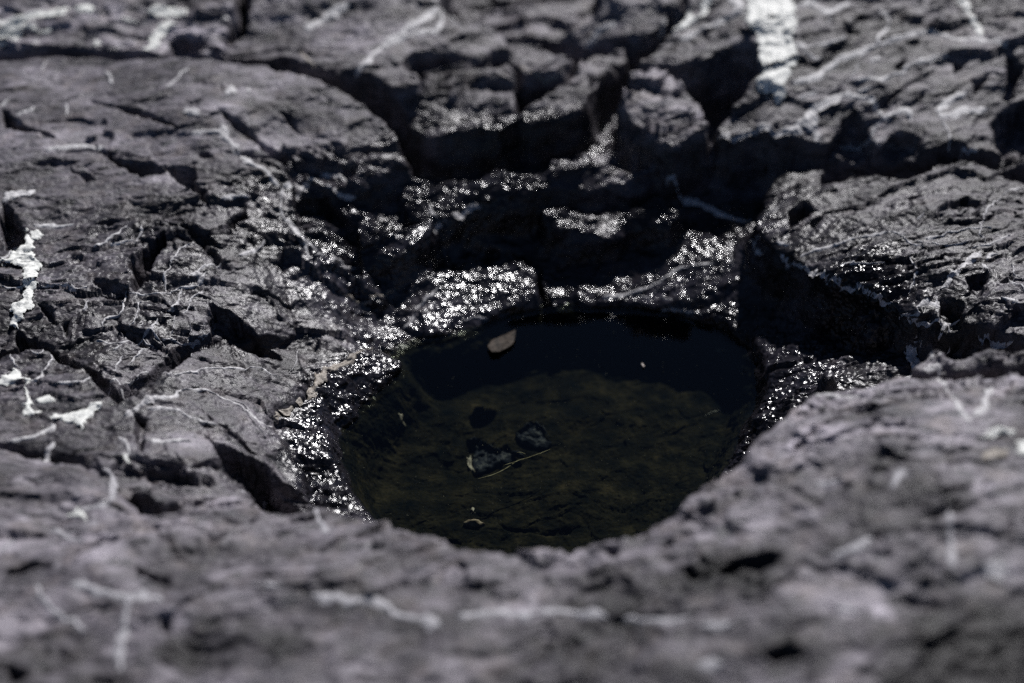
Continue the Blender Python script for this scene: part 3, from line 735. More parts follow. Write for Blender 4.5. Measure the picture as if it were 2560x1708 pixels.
CO = warp(np.stack([GX, GY, H], 2).reshape(-1, 3))
OBJ = {}
cnt = {}
for lab in [0] + [k for k, p in enumerate(PL, 1) if p['name']]:
    mj, mi = np.nonzero(LABQ == lab)
    if len(mj) == 0:
        print("EMPTY", lab, PL[lab - 1]['name'], PL[lab - 1]['label']); continue
    Q = np.stack([IDX[mj, mi], IDX[mj, mi + 1], IDX[mj + 1, mi + 1], IDX[mj + 1, mi]], 1)
    used, inv = np.unique(Q.ravel(), return_inverse=True)
    Q2 = inv.reshape(Q.shape)
    co = CO[used].copy()
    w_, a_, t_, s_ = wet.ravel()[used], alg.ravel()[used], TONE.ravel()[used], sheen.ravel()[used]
    if lab:
        # the rock has a body: its border goes down into the crack and closes underneath
        E = np.concatenate([Q2[:, [0, 1]], Q2[:, [1, 2]], Q2[:, [2, 3]], Q2[:, [3, 0]]])
        key = np.sort(E, 1); kk_ = key[:, 0].astype(np.int64) * len(used) + key[:, 1]
        u, first, c_ = np.unique(kk_, return_index=True, return_counts=True)
        be = E[first[c_ == 1]]
        bv, binv = np.unique(be.ravel(), return_inverse=True)
        low = co[bv].copy(); cen = co[:, :2].mean(0)
        low[:, 2] -= .03
        low[:, :2] += (cen - low[:, :2]) * .01
        base = len(co)
        b2 = binv.reshape(be.shape) + base
        co = np.concatenate([co, low])
        Q2 = np.concatenate([Q2, np.stack([be[:, 1], be[:, 0], b2[:, 0], b2[:, 1]], 1)])
        w_, a_, t_, s_ = (np.concatenate([q, q[bv]]) for q in (w_, a_, t_, s_))
    nm = "ground" if lab == 0 else PL[lab - 1]['name']
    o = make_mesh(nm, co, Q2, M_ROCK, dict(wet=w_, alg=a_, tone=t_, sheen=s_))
    OBJ[lab] = o
    if lab == 0:
        o["kind"] = "structure"
    else:
        o["label"] = PL[lab - 1]['label']
        o["category"] = {'rock_slab': 'rock', 'boulder': 'boulder', 'rock_fragment': 'stone', 'rock_ledge': 'rock'}[nm]

# ------------------------------------------------------------------ veins
def resample(P, step=.0012):
    P = np.asarray(P, float)
    Q = np.concatenate([[2 * P[0] - P[1]], P, [2 * P[-1] - P[-2]]])
    out = []
    for i in range(1, len(Q) - 2):
        L = np.hypot(*(Q[i + 1] - Q[i])); n = max(2, int(L / step))
        t = np.linspace(0, 1, n, endpoint=False)[:, None]
        a, b, c, d = Q[i - 1], Q[i], Q[i + 1], Q[i + 2]
        out.append(.5 * ((2 * b) + (c - a) * t + (2 * a - 5 * b + 4 * c - d) * t ** 2 + (-a + 3 * b - 3 * c + d) * t ** 3))
    out.append(P[-1:])
    return np.concatenate(out)


vein_n = 0


def label_at(x, y):
    i = np.clip(np.searchsorted(xs, x) - 1, 0, NX - 2); j = np.clip(np.searchsorted(ys, y) - 1, 0, NY - 2)
    return LABQ[j, i]


def vein(crop, pts, width, kind='v', w1=None):
    """a thin seam of calcite standing a little proud of the weathered rock"""
    global vein_n
    vein_n += 1
    px = src(crop, pts)
    # extra sight lines between the given points keep the seam on what the photo shows
    P = hit(px, H)
    d = np.hypot(P[:, 1].mean(), CAM_H)
    w0 = width * .38298 * d / FPX
    w1_ = w0 if w1 is None else w1 * .38298 * d / FPX
    C = resample(P, .0011)
    s_ = np.concatenate([[0], np.cumsum(np.hypot(*np.diff(C, axis=0).T))])
    sd0 = 1000 + 17 * vein_n
    z0 = np.full(len(C), .5)
    T = np.gradient(C, axis=0); T /= np.hypot(T[:, 0], T[:, 1])[:, None] + 1e-9
    Nn = np.stack([-T[:, 1], T[:, 0]], 1)
    C = C + Nn * (.0022 * fbm(s_ * 60, z0, sd0, 3) + .0012 * fbm(s_ * 300, z0, sd0 + 5, 2))[:, None] * min(1, .5 + w0 / .004)
    u = s_ / s_[-1]
    ww = (w0 * (1 - u) + w1_ * u) * (1 + 1.0 * fbm(s_ * 90, z0 + 3, sd0 + 9, 3)) * np.minimum(1, np.minimum(s_ / .006, (s_[-1] - s_) / .010) + .12)
    # a seam lying along the sight line looks as wide as it is, one lying across looks thinner
    ww = ww * (1 + .75 * np.abs(T[:, 0]))
    ww = np.maximum(ww * .9, .0010)
    offs = np.array([-.5, -.28, 0, .28, .5]); up = np.array([-.0010, .0009, .0014, .0009, -.0010])
    X = C[:, None, 0] + Nn[:, None, 0] * offs * ww[:, None]; Y = C[:, None, 1] + Nn[:, None, 1] * offs * ww[:, None]
    Z = np.maximum(surf(H, X, Y) + up[None] * .5, surf(HS, X, Y) + up[None])
    X, Y = X + 0, Y + 0
    Z = np.clip(Z, Z[:, 2:3] - .0035, Z[:, 2:3] + .0025)
    labs = label_at(C[:, 0], C[:, 1])
    n = len(C)
    i = 0
    while i < n - 1:
        j = i
        while j < n - 1 and labs[j + 1] == labs[i]: j += 1
        e = min(j + 1, n - 1)
        if e - i >= 7:
            m = e - i + 1
            co = warp(np.stack([X[i:e + 1], Y[i:e + 1], Z[i:e + 1]], 2).reshape(-1, 3))
            r = np.arange(m - 1)[:, None] * 5 + np.arange(4)[None]
            q = np.stack([r, r + 1, r + 6, r + 5], 2).reshape(-1, 4)[:, ::-1]
            o = make_mesh("quartz_vein", co, q, VM[kind])
            o.parent = OBJ[labs[i]]
        i = j + 1


def patch(crop, poly, kind='w', dome=.004, jit=1.0, lift=.0006, name="quartz_patch"):
    """a wider inlay or lens of quartz, domed and rooted in the rock"""
    global vein_n
    vein_n += 1
    px = src(crop, poly)
    P = hit(px, H)
    st = .0013
    a, b = P.min(0) - .01, P.max(0) + .01
    if (b - a).max() > .5: st = .003
    gx, gy = np.meshgrid(np.arange(a[0], b[0], st), np.arange(a[1], b[1], st))
    jx = gx + jit * (.008 * fbm(gx * 50, gy * 50, 300 + vein_n, 5, .65)); jy = gy + jit * (.008 * fbm(gx * 50, gy * 50, 400 + vein_n, 5, .65))
    sdv = SDF.exact(P, jx, jy)
    ins = sdv < st
    q = ins[:-1, :-1] & ins[1:, :-1] & ins[:-1, 1:] & ins[1:, 1:]
    jj, ii = np.nonzero(q)
    if len(jj) < 4: return None
    W = gx.shape[1]
    Q = np.stack([jj * W + ii, jj * W + ii + 1, (jj + 1) * W + ii + 1, (jj + 1) * W + ii], 1)
    t = np.clip(-sdv / .006, -1, 1)
    z = np.maximum(surf(H, gx, gy) + .0004, surf(HW if dome > .0045 else HS, gx, gy) + lift) + dome * .6 * np.sqrt(np.clip(t, 0, 1)) * (.6 + .9 * (fbm(gx * 110, gy * 110, 500 + vein_n, 4) + .3)) - .003 * (sdv > -.0006)
    zq = z.ravel()[Q]; Q = Q[(zq.max(1) - zq.min(1)) < 3.2 * st]
    used, inv = np.unique(Q.ravel(), return_inverse=True)
    co = warp(np.stack([gx, gy, z], 2).reshape(-1, 3)[used])
    o = make_mesh(name, co, inv.reshape(Q.shape), VM.get(kind, kind) if isinstance(kind, str) else kind)
    c = P.mean(0)
    labs = label_at(gx[ins], gy[ins])
    k = np.bincount(labs[labs >= 0]).argmax()
    o.parent = OBJ[k]
    return o


VEINS = [
    (1, [(1980, 200), (2100, 130), (2200, 60), (2290, 10)], 40), (1, [(700, 460), (730, 500), (750, 560)], 25), (1, [(1470, 800), (1460, 880), (1490, 940), (1540, 1000), (1640, 1060), (1740, 1130), (1830, 1230)], 55, 'v', 22),
    (1, [(1840, 1230), (2000, 1190), (2150, 1160), (2350, 1150)], 32, 'v', 16), (1, [(2130, 1200), (2250, 1280), (2330, 1300)], 16), (1, [(1830, 1230), (1835, 1330), (1845, 1420), (1900, 1470), (1980, 1560), (2050, 1640)], 20),
    (1, [(290, 990), (420, 970), (530, 960), (650, 960), (700, 970)], 24), (1, [(220, 1470), (340, 1475), (470, 1465)], 18), (1, [(270, 460), (300, 400), (340, 390)], 18), (1, [(0, 690), (70, 640)], 26), (1, [(100, 770), (200, 710), (220, 690)], 20),
    (1, [(1230, 440), (1150, 520), (1080, 560)], 22), (1, [(1950, 330), (2000, 380), (2080, 450)], 16, 'b'), (1, [(1240, 870), (1400, 850), (1480, 880)], 20), (1, [(1450, 1290), (1550, 1270), (1640, 1290)], 24), (1, [(420, 680), (430, 760)], 14),
    (2, [(140, 505), (200, 420), (330, 300), (480, 200), (600, 110), (690, 40)], 42), (2, [(320, 320), (450, 260), (600, 205), (700, 160), (800, 125)], 30), (2, [(1215, 492), (1350, 490), (1500, 480)], 22, 'b'),
    (2, [(800, 1410), (880, 1380), (980, 1345)], 16), (2, [(630, 1480), (700, 1490), (760, 1440)], 12), (2, [(640, 1350), (690, 1430)], 20), (2, [(0, 130), (60, 60), (120, 20)], 40), (2, [(650, 30), (700, -10)], 30),
    (2, [(1640, 1040), (1720, 1050), (1790, 1090)], 22), (2, [(1650, 300), (1740, 200), (1860, 150)], 20),
    (3, [(-60, 330), (100, 240), (250, 180), (400, 130), (560, 80)], 26), (3, [(870, 40), (960, 20), (1040, 70), (1100, 90)], 34), (3, [(1060, 90), (1120, 60), (1200, 20)], 46), (3, [(1090, 100), (1070, 160)], 16),
    (3, [(850, 290), (1000, 295), (1100, 275), (1200, 240)], 18), (3, [(880, 320), (950, 370), (1030, 400)], 14), (3, [(820, 540), (980, 500), (1100, 420), (1250, 350), (1400, 290), (1550, 240), (1680, 205), (1800, 225), (1900, 260), (2050, 260), (2200, 280), (2240, 260)], 26),
    (3, [(1380, 290), (1400, 240), (1460, 170), (1450, 100), (1390, 80)], 22), (3, [(1910, 0), (1980, 50), (2010, 130), (2040, 190), (2060, 245)], 48, 'w'), (3, [(1220, 520), (1250, 460), (1270, 390)], 13),
    (3, [(1230, 530), (1330, 515), (1420, 515), (1460, 485), (1540, 470), (1600, 420), (1700, 390), (1790, 370), (1850, 355)], 20), (3, [(890, 660), (930, 620), (990, 590)], 26), (3, [(830, 270), (860, 180), (870, 120)], 22, 'w'),
    (3, [(850, 900), (900, 790), (980, 710), (1100, 650), (1200, 615), (1300, 640), (1380, 700), (1430, 760)], 42, 'v', 26), (3, [(1420, 770), (1500, 740), (1570, 715), (1610, 760), (1620, 800)], 42), (3, [(1420, 780), (1360, 840), (1340, 900), (1310, 945), (1200, 965)], 22),
    (3, [(340, 930), (450, 900), (560, 870), (640, 830), (740, 870), (850, 850)], 32), (3, [(1790, 740), (1830, 690), (1900, 640), (1980, 590)], 46), (3, [(1780, 755), (1870, 745), (1950, 720), (2050, 715), (2120, 710)], 30),
    (3, [(1820, 770), (1850, 850), (1860, 930), (1860, 1000)], 14), (3, [(10, 1190), (100, 1270), (200, 1320), (300, 1370), (450, 1420), (570, 1440)], 38, 'v', 16), (3, [(1640, 1430), (1700, 1380)], 12), (3, [(1260, 600), (1380, 570)], 16),
    (3, [(100, 30), (120, 160), (20, 210), (-60, 250)], 20), (3, [(2070, 1560), (2080, 1400), (2200, 1280), (2340, 1220)], 10), (3, [(640, 1420), (760, 1340)], 12), (3, [(1940, 990), (2040, 990)], 20), (3, [(1160, 960), (1280, 975), (1400, 995)], 9),
    (4, [(75, 870), (100, 930), (130, 980)], 12), (4, [(180, 1055), (230, 1050), (300, 980), (400, 900)], 20), (4, [(330, 1340), (345, 1365), (260, 1400), (200, 1420), (30, 1450)], 24), (4, [(350, 1450), (310, 1500), (290, 1580)], 36),
    (4, [(220, 30), (330, 40), (470, 30)], 20), (4, [(310, 300), (380, 280)], 16), (4, [(270, 445), (350, 445), (470, 440), (570, 435)], 9), (4, [(840, 480), (1000, 478), (1120, 470), (1200, 440), (1300, 430)], 11), (4, [(1290, 430), (1320, 370), (1340, 350)], 36),
    (4, [(1190, 450), (1160, 520), (1110, 580), (1075, 605)], 22), (4, [(1070, 470), (1075, 400), (1065, 350), (1110, 290), (1140, 230), (1180, 190), (1240, 155)], 15), (4, [(1320, 465), (1260, 510), (1230, 560), (1180, 620)], 9),
    (4, [(820, 500), (800, 590), (710, 630), (665, 700)], 18), (4, [(915, 530), (900, 610), (850, 700)], 11), (4, [(1020, 650), (990, 700), (955, 740)], 20), (4, [(1130, 640), (1130, 690), (1110, 730)], 11), (4, [(1230, 660), (1235, 720), (1225, 790)], 7),
    (4, [(1320, 670), (1325, 770)], 7), (4, [(930, 660), (910, 720)], 10), (4, [(970, 840), (900, 880), (850, 950)], 15), (4, [(1000, 830), (940, 780), (980, 730), (1050, 790), (1080, 840)], 10), (4, [(810, 880), (780, 930), (755, 980)], 15),
    (4, [(740, 855), (800, 820)], 10), (4, [(1060, 770), (1130, 785), (1220, 800), (1390, 795)], 11), (4, [(1090, 1015), (1250, 1000), (1400, 975), (1600, 968), (1700, 970), (1830, 1015)], 13),
    (4, [(810, 1275), (900, 1230), (970, 1180), (1100, 1150), (1220, 1100)], 38, 'v', 14), (4, [(1220, 1100), (1330, 1110), (1450, 1170), (1600, 1250), (1700, 1310), (1780, 1360)], 14), (4, [(970, 1225), (1100, 1220), (1250, 1270), (1400, 1330)], 17),
    (4, [(1500, 1190), (1620, 1240), (1720, 1340)], 9), (4, [(1560, 1230), (1660, 1340), (1720, 1420)], 8), (4, [(130, 870), (250, 870), (350, 830)], 9), (4, [(370, 1080), (550, 1060), (720, 1060), (800, 1140), (840, 1190)], 14),
    (4, [(800, 1070), (900, 1030), (970, 1000)], 9), (4, [(1790, 1340), (1850, 1280), (1930, 1210), (2000, 1150), (2060, 1100), (2090, 1050), (2130, 990), (2250, 920), (2350, 860)], 34, 'b', 24), (4, [(610, 200), (700, 140), (830, 50)], 17),
    (4, [(700, 160), (860, 140)], 8), (4, [(910, 40), (915, 90), (880, 170)], 17), (4, [(1560, 230), (1700, 180), (1730, 130)], 18), (4, [(1220, 370), (1320, 310), (1450, 290)], 9), (4, [(970, 1440), (1100, 1430), (1250, 1440)], 20), (4, [(780, 1430), (840, 1480), (840, 1560)], 26),
    (4, [(1950, 850), (1920, 920), (1890, 990)], 8), (4, [(530, 590), (590, 520)], 8), (4, [(1290, 820), (1290, 870), (1260, 900)], 7), (4, [(0, 440), (60, 460), (150, 440)], 12), (4, [(0, 240), (60, 225), (130, 180)], 16), (4, [(1880, 20), (1960, 130), (2010, 260)], 18),
    (4, [(640, 800), (800, 800), (930, 790)], 8), (4, [(2050, 230), (2200, 260), (2330, 310)], 12),
    (5, [(470, 710), (520, 660), (550, 580), (620, 500), (700, 440)], 16), (5, [(0, 1000), (60, 950), (150, 880), (250, 830)], 26, 'b', 16), (5, [(1780, 500), (1950, 480), (2070, 440), (2150, 390), (2250, 330), (2350, 300), (2480, 270)], 16), (5, [(1990, 505), (2080, 510)], 8),
    (5, [(2090, 490), (2150, 440)], 8), (5, [(850, 660), (1000, 640)], 9), (5, [(2140, 600), (2230, 590), (2350, 610), (2430, 615)], 7), (5, [(2160, 510), (2220, 525)], 7), (5, [(60, 470), (250, 480), (420, 440)], 9, 'b'),
    (6, [(890, 240), (1000, 190), (1150, 150), (1300, 110), (1450, 90), (1590, 90)], 16), (6, [(1690, 115), (1800, 105), (1870, 75), (2000, 55), (2140, 45)], 9), (6, [(1540, 90), (1600, 140), (1700, 165)], 8), (6, [(2000, 190), (2120, 150), (2270, 110)], 9),
    (6, [(2070, 50), (2090, 150)], 7), (6, [(1620, 230), (1640, 290), (1670, 330), (1650, 400), (1600, 490)], 15), (6, [(1820, 460), (1870, 400), (1900, 350), (1930, 320), (2000, 250), (2050, 210)], 36), (6, [(2080, 250), (2130, 220), (2170, 215)], 24),
    (6, [(2070, 280), (2130, 330)], 26), (6, [(580, 150), (600, 190), (650, 215)], 16), (6, [(740, 150), (840, 170)], 18), (6, [(570, 150), (620, 125)], 8), (6, [(760, 240), (850, 270), (930, 300), (980, 340), (1040, 370), (1085, 400)], 26),
    (6, [(1085, 400), (1200, 432), (1300, 462), (1400, 512), (1490, 545)], 15), (6, [(1540, 640), (1600, 625), (1650, 600), (1640, 560)], 13), (6, [(1600, 645), (1700, 670), (1790, 670), (1930, 680)], 13), (6, [(1640, 560), (1700, 530), (1770, 550), (1800, 590)], 32),
    (6, [(2220, 520), (2350, 550)], 25), (6, [(2260, 400), (2350, 470)], 15), (6, [(2060, 770), (2150, 790), (2280, 770)], 34), (6, [(1690, 990), (1790, 1000), (1830, 1120), (1950, 1240), (2000, 1320)], 42), (6, [(2050, 1290), (2100, 1200), (2150, 1110)], 36),
    (6, [(990, 1145), (1100, 1140), (1280, 1130)], 22), (6, [(340, 860), (400, 850)], 9), (6, [(280, 1290), (370, 1265)], 7), (6, [(400, 140), (420, 220), (440, 300)], 7), (6, [(2250, 300), (2290, 360), (2350, 400)], 12), (6, [(1780, 790), (1840, 850), (1800, 900)], 16),
    (6, [(1150, 290), (1300, 280), (1450, 290)], 6), (6, [(1650, 130), (1850, 160), (1980, 130)], 6),
    (7, [(660, 160), (720, 230), (740, 330), (720, 400)], 32), (7, [(480, 430), (560, 440), (650, 410), (730, 380)], 26), (7, [(2060, 430), (2080, 510), (2150, 590)], 28), (7, [(450, 930), (600, 930), (700, 1000), (850, 1020), (1000, 1030), (1060, 1040)], 52),
    (7, [(960, 970), (880, 1010)], 50), (7, [(840, 1050), (800, 1200), (780, 1350), (790, 1480)], 66), (7, [(220, 920), (280, 1040), (400, 1120), (500, 1200), (570, 1250)], 34), (7, [(10, 720), (100, 640)], 26), (7, [(340, 570), (450, 600), (570, 640)], 34),
    (7, [(1640, 930), (1700, 920)], 30), (7, [(1730, 920), (1850, 920)], 30), (7, [(340, 0), (300, 90)], 34), (7, [(780, -20), (840, 40)], 30), (7, [(1560, 280), (1620, 320)], 20), (7, [(1700, 355), (1810, 385)], 20),
    (7, [(2030, 1000), (2150, 1020), (2350, 1060)], 46),
    (8, [(0, 1270), (120, 1310), (220, 1320), (350, 1350), (430, 1400), (600, 1440), (720, 1470)], 46), (8, [(800, 1400), (1000, 1400), (1250, 1405), (1450, 1390), (1800, 1420)], 42), (8, [(1900, 1430), (2100, 1450), (2350, 1440)], 30),
    (9, [(1870, 460), (1890, 640), (1870, 830)], 60), (9, [(1080, 720), (1200, 700), (1350, 650)], 60), (9, [(980, 260), (1180, 260)], 30), (9, [(2080, 840), (2280, 850)], 80), (9, [(1100, 1080), (1280, 1090)], 50), (9, [(230, 1200), (450, 1180)], 50),
    (9, [(1500, 300), (1540, 200), (1640, 200)], 40), (9, [(200, 1430), (380, 1430)], 60),
]
for v_ in VEINS:
    v_ = list(v_)
    if v_[0] > 6:
        v_[3:4] = ['f']
    vein(*v_)

PATCHES = [
    (1, [(-60, 140), (60, 105), (200, 85), (330, 65), (450, 60), (430, 110), (250, 130), (130, 180), (280, 190), (370, 200), (340, 240), (150, 230), (60, 270), (-60, 310)], 'w', .004),
    (1, [(930, 80), (1000, 50), (1100, 40), (1200, 70), (1240, 100), (1150, 120), (1000, 110)], 'w', .004), (1, [(780, 130), (880, 118), (900, 150), (800, 165)], 'w', .004), (1, [(490, 55), (560, 40), (640, 50), (600, 100), (500, 100)], 'w', .003),
    (1, [(980, 240), (1020, 170), (1100, 130), (1170, 150), (1110, 200), (1060, 260), (1050, 330), (950, 330)], 'w', .004), (1, [(570, 285), (650, 272), (680, 300), (600, 325)], 'w', .003), (1, [(1470, 120), (1510, 80), (1540, 90), (1520, 190), (1480, 180)], 'v', .003),
    (1, [(620, 350), (700, 340), (860, 300), (760, 350), (650, 380)], 'v', .003), (1, [(180, 290), (240, 260), (240, 320), (190, 320)], 'v', .003), (1, [(1460, 590), (1530, 560), (1550, 600), (1480, 615)], 'v', .003),
    (1, [(1600, 560), (1660, 560), (1660, 590), (1610, 590)], 'v', .002), (1, [(1200, 700), (1300, 700), (1320, 740), (1220, 750)], 'v', .002), (1, [(0, 1280), (120, 1240), (230, 1250), (210, 1280), (60, 1300), (0, 1320)], 'v', .003),
    (2, [(1930, 410), (1960, 350), (2050, 290), (2110, 210), (2220, 150), (2330, 60), (2350, 130), (2350, 200), (2250, 200), (2170, 280), (2080, 330), (2060, 380), (1990, 425)], 'w', .004),
    (3, [(-80, 260), (40, 200), (120, 150), (220, 80), (290, -20), (340, -20), (290, 80), (210, 150), (120, 200), (0, 250), (-80, 330)], 'w', .004),
    (3, [(560, -120), (540, 0), (540, 100), (550, 200), (590, 300), (600, 400), (610, 500), (620, 600), (700, 640), (720, 690), (750, 710), (800, 650), (790, 560), (830, 470), (850, 370), (855, 280), (850, 200), (870, 120), (850, 60), (840, -120)], 'w', .006),
    (3, [(400, -60), (420, 0), (450, 60), (440, 130), (480, 100), (530, 60), (530, -60)], 'v', .003), (3, [(880, 790), (960, 750), (1010, 720), (1030, 800), (1010, 880), (1030, 950), (970, 960), (960, 880), (900, 850)], 'v', .004),
    (3, [(740, 860), (800, 830), (870, 820), (900, 880), (800, 890)], 'v', .004), (3, [(1700, 1045), (1770, 1020), (1850, 1000), (1940, 1025), (1870, 1055), (1780, 1060)], 'v', .004), (3, [(1340, 380), (1400, 360), (1410, 400), (1350, 410)], 'v', .002),
    (4, [(170, 160), (230, 160), (240, 250), (300, 290), (305, 310), (265, 360), (260, 460), (245, 500), (240, 560), (200, 620), (150, 670), (120, 710), (80, 750), (65, 690), (90, 650), (40, 600), (100, 560), (150, 530), (170, 480), (130, 440), (120, 380), (140, 330), (50, 290), (0, 280), (50, 240), (100, 200)], 'w', .007),
    (4, [(190, 90), (250, 70), (300, 90), (260, 110), (190, 120)], 'w', .004), (4, [(0, 120), (60, 110), (80, 150), (20, 170)], 'v', .003), (4, [(5, 1040), (60, 985), (110, 1010), (170, 1050), (200, 1055), (190, 1100), (208, 1190), (235, 1212), (300, 1250), (230, 1270), (155, 1287), (175, 1230), (178, 1150), (160, 1085), (60, 1085), (15, 1080)], 'w', .003),
    (4, [(230, 1185), (270, 1155), (370, 1150), (340, 1180), (260, 1205)], 'w', .003), (4, [(270, 1310), (330, 1300), (400, 1265), (500, 1265), (570, 1230), (590, 1185), (690, 1190), (690, 1220), (640, 1260), (620, 1300), (540, 1365), (460, 1340), (370, 1330)], 'w', .003),
    (4, [(2060, 980), (2140, 980), (2130, 1050), (2070, 1140), (2020, 1180), (2010, 1140), (2050, 1080)], 'b', .004), (4, [(1220, 350), (1260, 320), (1340, 320), (1300, 370)], 'v', .001), (4, [(1060, 770), (1130, 770), (1210, 800), (1130, 810)], 'v', .002),
    (6, [(1570, 880), (1620, 800), (1700, 820), (1760, 900), (1700, 950), (1600, 940)], 'v', .004), (6, [(2060, 1380), (2150, 1350), (2300, 1370), (2280, 1405), (2150, 1430), (2070, 1415)], 'w', .004), (6, [(2280, 1450), (2340, 1420), (2420, 1430), (2400, 1540), (2310, 1530)], 'w', .004),
    (6, [(2100, 1500), (2260, 1480), (2270, 1560), (2120, 1570)], 'b', .003), (7, [(470, 430), (530, 420), (560, 490), (595, 505), (530, 505)], 'w', .003), (7, [(670, 370), (710, 355), (720, 390), (690, 400)], 'v', .002), (7, [(800, 120), (850, 85), (890, 130), (840, 155)], 'w', .003),
]
for p_ in PATCHES:
    patch(*p_)

# ------------------------------------------------------------------ water
st = .003
a, b = pool_poly.min(0) - .03, pool_poly.max(0) + .03
gx, gy = np.meshgrid(np.arange(a[0], b[0], st), np.arange(a[1], b[1], st))
pw = pool(gx + .35 * .010 * fbm(gx * 22, gy * 22, 5, 4, .55), gy + .35 * .008 * fbm(gx * 22, gy * 22, 15, 4, .55))
hh = surf(H, gx, gy)
keep = (pw < .012)
q = keep[:-1, :-1] & keep[1:, :-1] & keep[:-1, 1:] & keep[1:, 1:]
jj, ii = np.nonzero(q); W = gx.shape[1]
Q = np.stack([jj * W + ii, jj * W + ii + 1, (jj + 1) * W + ii + 1, (jj + 1) * W + ii], 1)
used, inv = np.unique(Q.ravel(), return_inverse=True)
men = .0016 * np.exp(-np.maximum(-pw, 0) / .003)
co = np.stack([gx, gy, ZW + men], 2).reshape(-1, 3)[used]
wo = make_mesh("water", co, inv.reshape(Q.shape), M_WATER)
wo["kind"] = "structure"

# ------------------------------------------------------------------ small things in the pool
def lump(name, crop, poly, mat, label, cat, z=None, thick=.003, jit=.5, curl=0.0, st=.0009):
    px = src(crop, poly)
    P = at_z(px, z) if z is not None else hit(px, H)
    a, b = P.min(0) - .004, P.max(0) + .004
    gx, gy = np.meshgrid(np.arange(a[0], b[0], st), np.arange(a[1], b[1], st))
    sdv = SDF.exact(P, gx + jit * .002 * fbm(gx * 200, gy * 200, 7, 3), gy + jit * .002 * fbm(gx * 200, gy * 200, 8, 3))
    ins = sdv < 0
    q = ins[:-1, :-1] & ins[1:, :-1] & ins[:-1, 1:] & ins[1:, 1:]
    jj, ii = np.nonzero(q); W = gx.shape[1]
    Qt = np.stack([jj * W + ii, jj * W + ii + 1, (jj + 1) * W + ii + 1, (jj + 1) * W + ii], 1)
    used, inv = np.unique(Qt.ravel(), return_inverse=True)
    Qt = inv.reshape(Qt.shape)
    base = (surf(H, gx, gy) if z is None else np.full(gx.shape, z)).ravel()[used]
    s = sdv.ravel()[used]; x = gx.ravel()[used]; y = gy.ravel()[used]
    prof = np.sqrt(np.clip(-s / .004, 0, 1))
    cv = curl * ((x - x.mean()) ** 2 + (y - y.mean()) ** 2) / ((b - a).max() ** 2 / 4)
    top = np.stack([x, y, base + thick * (.25 + .75 * prof) * (1 + .5 * fbm(x * 150, y * 150, 9, 3)) + cv], 1)
    bot = np.stack([x, y, base - .0006 + cv], 1)
    n = len(top)
    E = np.concatenate([Qt[:, [0, 1]], Qt[:, [1, 2]], Qt[:, [2, 3]], Qt[:, [3, 0]]])
    k_ = np.sort(E, 1); kk2 = k_[:, 0] * n + k_[:, 1]
    u, f, c = np.unique(kk2, return_index=True, return_counts=True)
    be = E[f[c == 1]]
    o = make_mesh(name, np.concatenate([top, bot]), np.concatenate([Qt, Qt[:, ::-1] + n, np.stack([be[:, 1], be[:, 0], be[:, 0] + n, be[:, 1] + n], 1)]), mat)
    if label:
        o["label"] = label; o["category"] = cat
    return o


M_LEAF = flat_material("dead_leaf", (.008, .007, .006), (.065, .052, .042), 150)
M_SHELL = flat_material("shell", (.14, .12, .105), (.45, .41, .38), 300)
M_SHARD = flat_material("blue_slate", (.008, .010, .017), (.022, .025, .038), 220, .45)
M_TWIG = flat_material("straw", (.10, .085, .05), (.30, .27, .20), 200)

leaf = lump("leaf", 5, [(1010, 830), (1040, 790), (1100, 765), (1160, 745), (1203, 735), (1193, 790), (1180, 820), (1130, 850), (1090, 875), (1040, 878), (1020, 855)], M_LEAF,
            "mottled brown dead leaf floating in the far part of the dark pool", "leaf", ZW + .0025, .0010, .3, .004)
lump("shell_chip", 5, [(425, 1270), (480, 1265), (470, 1310), (487, 1365), (455, 1345), (440, 1310)], M_SHELL, "ragged whitish chip lying near the left shore of the pool", "shell", None, .004)
lump("shell_chip", 5, [(2015, 940), (2030, 935), (2045, 962), (2030, 965)], M_SHELL, "tiny white flake on the right side of the pool", "shell", ZW + .0012, .0015, .1, 0, .0005)
lump("shell_chip", 5, [(1762, 1018), (1775, 1005), (1795, 1012), (1785, 1024)], M_SHELL, "faint whitish crumb left of the white flake in the pool", "shell", None, .003, .1, 0, .0006)
lump("shell_chip", 8, [(900, 725), (915, 700), (932, 715), (925, 742)], M_SHELL, "small white crumb near the front of the pool", "shell", None, .003, .1, 0, .0006)
shard = lump("stone_shard", 8, [(880, 262), (930, 250), (1000, 275), (1060, 312), (1100, 330), (1140, 350), (1190, 345), (1240, 350), (1262, 385), (1200, 400), (1120, 435), (1020, 480), (945, 508), (915, 470), (915, 390), (935, 350), (900, 310)], M_SHARD,
             "angular blue grey slate shard with a pale left edge on the pool floor", "stone", None, .006)
rim = lump("pale_edge", 8, [(878, 385), (905, 375), (915, 410), (918, 450), (945, 500), (925, 495), (890, 455)], M_SHELL, None, None, None, .008)
rim.parent = shard
lump("stone_shard", 8, [(1190, 240), (1230, 200), (1270, 160), (1330, 150), (1380, 180), (1410, 230), (1440, 290), (1400, 330), (1300, 330), (1230, 300)], M_SHARD,
     "rounder dull grey slate piece beside the angular shard on the pool floor", "stone", None, .006)
lump("stone_chip", 8, [(850, 815), (890, 795), (960, 795), (1010, 820), (960, 835), (880, 832)], flat_material("tan_stone", (.12, .09, .07), (.36, .29, .25), 240),
     "flat tan stone chip at the front edge of the pool", "stone", None, .006)


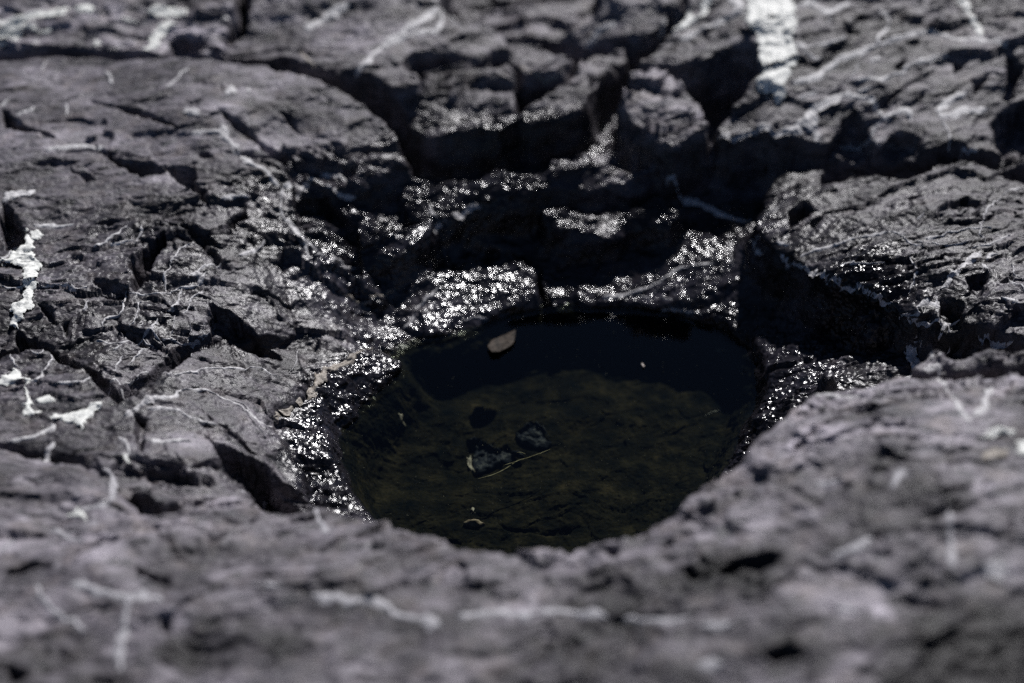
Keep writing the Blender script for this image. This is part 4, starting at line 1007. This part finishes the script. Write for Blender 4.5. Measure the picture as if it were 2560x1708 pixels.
def twig(crop, pts, r, z, label, name="twig"):
    P = at_z(src(crop, pts), z); C = resample(P, .003); n = len(C)
    T = np.gradient(C, axis=0); T /= np.hypot(T[:, 0], T[:, 1])[:, None]
    Nn = np.stack([-T[:, 1], T[:, 0]], 1)
    rr = r * np.minimum(1, np.minimum(np.arange(n), np.arange(n)[::-1]) / 4 + .2)
    an = np.arange(6) * math.pi / 3
    X = C[:, None, 0] + Nn[:, None, 0] * np.cos(an) * rr[:, None]; Y = C[:, None, 1] + Nn[:, None, 1] * np.cos(an) * rr[:, None]
    Z = z + np.sin(an)[None] * rr[:, None] + .0008 * fbm(np.arange(n) * .2, np.full(n, .3), 3)[:, None]
    i = np.arange(n - 1)[:, None] * 6; k = np.arange(6)[None]
    q = np.stack([i + k, i + (k + 1) % 6, i + 6 + (k + 1) % 6, i + 6 + k], 2).reshape(-1, 4)
    o = make_mesh(name, np.stack([X, Y, Z], 2).reshape(-1, 3), q, M_TWIG)
    o["label"] = label; o["category"] = "twig"


twig(8, [(950, 513), (1050, 490), (1130, 450), (1210, 400), (1290, 375), (1370, 345), (1430, 320)], .0007, ZW - .030, "long thin pale stalk under water across the slate shard")
twig(8, [(1120, 425), (1165, 413), (1212, 400)], .0009, ZW - .028, "short bright stalk lying just above the long one in the pool")
twig(8, [(1205, 340), (1235, 343), (1262, 352)], .0009, ZW - .028, "tiny pale stalk between the two submerged slate pieces")

# fine flecks drifting in the pool: nobody could count them
rng = np.random.default_rng(4)
n = 900
P = np.stack([rng.uniform(a[0], b[0], n), rng.uniform(pool_poly[:, 1].min(), pool_poly[:, 1].max(), n)], 1)
P = P[pool(P[:, 0], P[:, 1]) < -.006]; n = len(P)
r = rng.uniform(.00018, .0005, n) * (1 + (rng.random(n) < .05) * .8)
zz = ZW - rng.uniform(.0, .03, n)
zz = np.maximum(zz, surf(H, P[:, 0], P[:, 1]) + .001)
zz = np.where(rng.random(n) < .5, surf(H, P[:, 0], P[:, 1]) + .0006, zz)
D8 = np.array([(1, 0, 0), (0, 1, 0), (-1, 0, 0), (0, -1, 0), (0, 0, .7), (0, 0, -.7)])
co = (np.column_stack([P, zz])[:, None] + D8[None] * r[:, None, None]).reshape(-1, 3)
tri = np.array([(0, 1, 4), (1, 2, 4), (2, 3, 4), (3, 0, 4), (1, 0, 5), (2, 1, 5), (3, 2, 5), (0, 3, 5)])
fl = make_mesh("drifting_flecks", co, (tri[None] + 6 * np.arange(n)[:, None, None]).reshape(-1, 3), M_SHELL, smooth=False)
fl["kind"] = "stuff"
fl["label"] = "fine pale flecks scattered through the dark pool"; fl["category"] = "flecks"
